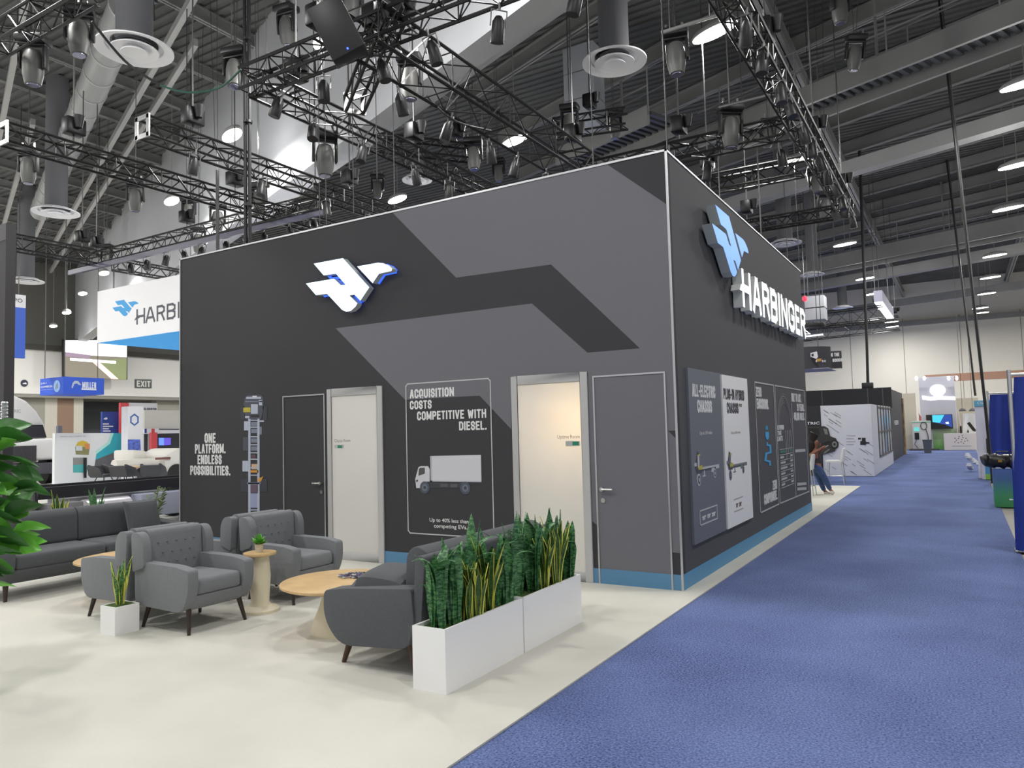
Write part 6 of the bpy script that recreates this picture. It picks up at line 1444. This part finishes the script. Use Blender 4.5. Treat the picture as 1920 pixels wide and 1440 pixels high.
MB().prism([(.72*w_, .45*h_), (.84*w_, .5*h_), (.86*w_, .34*h_), (.74*w_, .36*h_)], ft, .009, .012).build('picture_boat', S_('tv_white', (220, 235, 245), .9), r)
a = at(1769, 813, 1, 36.4); e = at(1832, 842, 1, 36.4)
r = thing('reception_desk', 'white reception desk with a dotted round emblem at the far end of the aisle', 'desk', (a.x, 36.4, 0)); w_ = e.x-a.x
MB().box((0, 0, 0), (w_, .6, a.z)).build('body', flat('desk_white', (226, 218, 212)), r); b = MB()
for i in range(14):
    t = i*2.4; q = .05+.26*math.sqrt(i/14); x = w_*.52+q*math.cos(t); z = a.z*.62+q*.75*math.sin(t); b.prism([(x+.028*math.cos(j*PI/3), z+.028*math.sin(j*PI/3)) for j in range(6)], ft, 0, .006)
b.build('dot_emblem', DK, r); b = MB(); b.strip(ft, [(w_*.25, a.z*.24), (w_*.82, a.z*.24)], .03, 0, .005); b.build('text_line', flat('faint_grey', (168, 168, 172)), r)
# white poster wall with black angle mark, two dome shades, tall thin post
r = thing('poster_wall', 'white poster with a big black slanted mark right of the far desk', 'poster', (0, 0, 0)); y5 = 37.2; c5 = on_y(y5); f5 = FY(y5)
MB().prism([c5(1805, 775), c5(1830, 775), c5(1830, 813), c5(1805, 813)], f5, -.05, 0).build('board', flat('poster_white', (240, 240, 240)), r)
b = MB(); b.prism([c5(*p) for p in ((1813, 794), (1818, 791), (1830, 806), (1829, 809), (1824, 808))], f5, 0, .01); b.prism([c5(*p) for p in ((1813, 811), (1815, 804), (1817, 811))], f5, 0, .01); b.build('black_mark', VK, r)
for px, nm in ((1804.5, 'left'), (1823.5, 'right')):
    q = c5(px, 771); o = MB().lathe([(.17, 0), (.17, .02), (.11, .11), (.03, .15)], 18).build('dome_shade', flat('shade_grey', (84, 82, 90)), loc=(q[0], y5-.3, q[1])); tag(o, '%s dark dome lamp shade above the white poster with the black mark' % nm, 'lamp shade')
    MB().tube([(0, 0, .15), (0, 0, ZC-q[1])], .01, 4).build('cord', CHAIN, o)
a = at(1803, 811, 2, 0.8); r = thing('thin_post', 'thin black and white post beside the far desk', 'post', (c5(1802, 811)[0], y5-.5, 0)); MB().tube([(0, 0, 0), (0, 0, 1.2)], .04, 8).build('dark_pole', HEAD_BLACK, r); MB().tube([(0, 0, 1.2), (-.08, 0, 2.0)], .035, 8).build('white_pole', flat('desk_white', (226, 218, 212)), r)
q = at(1733, 843, 2, 0); q = Vector((q.x, 36.9, 0)); r = thing('charger', 'white vehicle charging cabinet with green top edge and looped cable at far end', 'charging cabinet', (q.x-.05, q.y, 0)); hc = at(1733, 789, 1, q.y).z
MB().box((-.42, -.3, .05), (.42, .3, hc)).build('cabinet', flat('cabinet_white', (216, 212, 206)), r, bevel=.02); MB().box((-.43, -.31, hc-.09), (.43, .31, hc-.04)).build('green_edge', flat('mint_edge', (134, 200, 164)), r)
MB().box((-.34, -.32, .98), (-.1, -.3, 1.18)).build('screen', S_('charger_screen', (110, 206, 196), .6), r); MB().box((-.32, -.33, .55), (-.12, -.3, .9)).build('socket_panel', HEAD_BLACK, r); MB().box((-.6, -.4, 0), (.75, .4, .05)).build('plinth', flat('plinth_grey', (76, 72, 68)), r)
b = MB(); b.tube([(.12+.14*math.cos(i*PI/8), -.33, 1.25+.2*math.sin(i*PI/8)) for i in range(17)], .018, 6); b.tube([(.2, -.33, 1.1), (.28, -.34, .8), (.3, -.34, .4)], .018, 6); b.tube([(-.25, -.33, .55), (-.34, -.34, .3), (-.2, -.34, .1)], .015, 6); b.build('charging_cable', HEAD_BLACK, r)
q = at(1740, 849, 2, 0); r = thing('waste_bin', 'grey waste bin standing on the blue carpet at the far end', 'bin', (q.x, q.y, 0)); b = MB(); b.lathe([(.2, 0), (.27, .58), (.29, .58), (.29, .62), (.25, .62), (.19, .05)], 4); o = b.build('bucket', flat('bin_grey', (88, 94, 102)), r); o.rotation_euler = (0, 0, PI/4)
q = at(1705, 842, 2, 0); r = thing('dark_counter', 'black low counter between the dark stand and the charging cabinet', 'counter', (q.x, q.y, 0)); MB().box((-.35, 0, 0), (.4, .6, 1.0)).build('body', HEAD_BLACK, r); MB().box((-.33, -.08, 0), (.2, -.01, .45)).build('blue_cloth', flat('cloth_blue', (104, 130, 180)), r)
q = at(1724, 788, 1, 37.0); r = thing('red_flag', 'tiny red flag above the charging cabinet', 'flag', (q.x-.02, 37.2, 1.4)); MB().tube([(0, 0, -1.35), (0, 0, .55)], .012, 6).build('pole', ALU, r); MB().prism([(0, .5), (.1, .3), (.08, .05), (0, .1)], ft, -.01, .01).build('cloth', flat('flag_red', (176, 96, 90)), r)
# side stand on the right of the aisle
ys = 16.2; cs_ = on_y(ys); a = cs_(1827, 752); e = cs_(1856, 897)
r = thing('side_stand', 'white column stand with blue header and blue green foot on the right of the aisle', 'exhibition stand', (a[0], ys, 0)); w_ = .5
MB().box((0, .02, 0), (w_, .5, a[1])).build('column', flat('column_white', (214, 214, 222)), r); MB().box((-.01, 0, cs_(1827, 762)[1]), (w_, .52, a[1]+.01)).build('header', flat('header_aqua', (104, 174, 200)), r)
MB().box((.07, -.3, 0), (.6, -.0, .62)).build('counter', flat('column_white', (214, 214, 222)), r); MB().box((.14, -.31, .14), (.6, -.3, .5)).build('blue_front', flat('counter_blue', (96, 162, 210)), r); MB().box((.14, -.315, 0), (.6, -.305, .14)).build('green_front', flat('counter_green', (150, 206, 90)), r)
b = MB(); t0 = (.04, cs_(1827, 758.5)[1]); text(b, 'Clean', ft, .06, t0[1], .3, t0[1]+.07, .012, None, .0); o = b.build('lettering', PRINT_WHITE, r)
q = (a[0]+.18, ys-.32); r = thing('hanging_bag', 'black bag hanging on the white side stand', 'bag', (q[0]+.12, q[1]+.14, .66)); MB().box((-.1, -.1, .02), (.12, .1, .42)).build('pouch', HEAD_BLACK, r, bevel=.03); MB().tube([(-.06, 0, .4), (-.03, 0, .78), (.02, 0, .78), (.06, 0, .4)], .01, 6).build('strap', HEAD_BLACK, r)
b = MB(); rnd = random.Random(8); q = at(1826, 884, 2, 0.0)
for i in range(9): b.lathe([(.03, 0), (.09, .05), (.05, .14)], 7, (rnd.uniform(-.14, .14), rnd.uniform(-.2, .2), .02+.05*i))
o = b.build('plastic_wrap', flat('wrap_white', (206, 208, 216)), loc=q); tag(o, 'crumpled white plastic wrapping at the foot of the side stand', 'wrapping')
# pipe and drape
DRAPE = mat('royal_drape', (28, 50, 138), 0.8, vary=0.12, scale=3)
def drape(label, px, pyb, L, zt, seed):
    q = at(px, pyb, 2, 0); r = thing('drape_wall', label, 'curtain', q, 0, 'royal blue drapes on poles'); b = MB(); n = int(L*22); rows = []; rnd = random.Random(seed); ph = rnd.random()*6
    for i in range(n+1):
        x = .05 + (L-.05)*i/n; yy = .05*math.sin(x*17+ph) + .02*math.sin(x*41) - .05; s0 = -.1*(1-i/n)
        rows.append(((x+s0, yy*1.2-.02, .03), (x+s0*.8, yy-.02, zt*.5), (x, yy*.5, zt-.06)))
    for s in (0, .012):
        for i in range(n):
            for j in range(2): b.add([Vector(rows[i][j])+Vector((0, s, 0)), Vector(rows[i+1][j])+Vector((0, s, 0)), Vector(rows[i+1][j+1])+Vector((0, s, 0)), Vector(rows[i][j+1])+Vector((0, s, 0))], [(0, 1, 2, 3)], None, True)
    weld(b.build('cloth', DRAPE, r)); MB().tube([(0, 0, .01), (0, 0, zt+.03)], .025, 10).build('pole', ALU, r); MB().tube([(0, 0, zt-.03), (L, 0, zt-.03)], .02, 8).build('top_rail', ALU, r); MB().box((-.05, .0, 0), (.3, .3, .012)).build('foot_plate', STEEL_GREY, r)
    return q
drape('near royal blue drape with silver pole at the right edge of the picture', 1914, 1036, 2.6, 2.18, 1)
drape('far royal blue drape with silver pole behind the table with the black bag', 1862, 905, 2.6, 2.25, 2)
q = at(1870, 951, 2, 0)
r = thing('draped_table', 'table in a blue and green printed cover carrying a black bag', 'table', (q.x-.03, q.y, 0)); zt = at(1866, 880, 1, q.y).z
MB().box((0, 0, 0.0), (1.2, .6, zt)).build('cover', ramp_mat('cover_blend', [(0, (66, 140, 82)), (.3, (66, 140, 96)), (.7, (54, 92, 140)), (1, (48, 76, 150))], 'Z', 0, .72), r, bevel=.01)
b = MB(); b.prism([(.22, .16), (.32, .14), (.34, .2), (.44, .22), (.44, .14), (.22, .13)], ft, 0, .006); b.build('printed_mark', flat('sign_white', (226, 230, 240)), r)
r = thing('duffel_bag', 'black duffel bag lying on the blue and green table', 'bag', (q.x+.12, q.y+.22, zt+.005)); b = MB(); n = 12
b.tube([(-.3+.62*i/n, .02*math.sin(i), .14+.015*math.sin(i*1.9)) for i in range(n+1)], [.09, .122]+[.125+.015*math.sin(i*2.3) for i in range(2, n-1)]+[.122, .09], 14); b.build('body', mat('bag_black', (30, 30, 32), .35, bump=.6, bscale=18), r, smooth=True)
b = MB(); b.tube([(-.1, -.06, .22), (-.06, -.08, .31), (.1, -.08, .31), (.14, -.06, .22)], .012, 6); b.build('handle', HEAD_BLACK, r); MB().box((-.06, -.15, .12), (.0, -.13, .17)).build('buckle', mat('brass', (190, 150, 70), .3, metal=.8), r)

# every Empty sits at the base of its thing
bpy.context.view_layer.update()
for r in [o for o in COL.objects if o.type == 'EMPTY' and o.parent is None and o.location.length < 1e-6]:
    pts = [c.matrix_world @ Vector(v) for c in r.children if c.type == 'MESH' for v in c.bound_box]
    if not pts: continue
    base = Vector(((min(p.x for p in pts)+max(p.x for p in pts))/2, (min(p.y for p in pts)+max(p.y for p in pts))/2, min(p.z for p in pts)))
    r.location = base
    for c in r.children: c.location = c.location - base
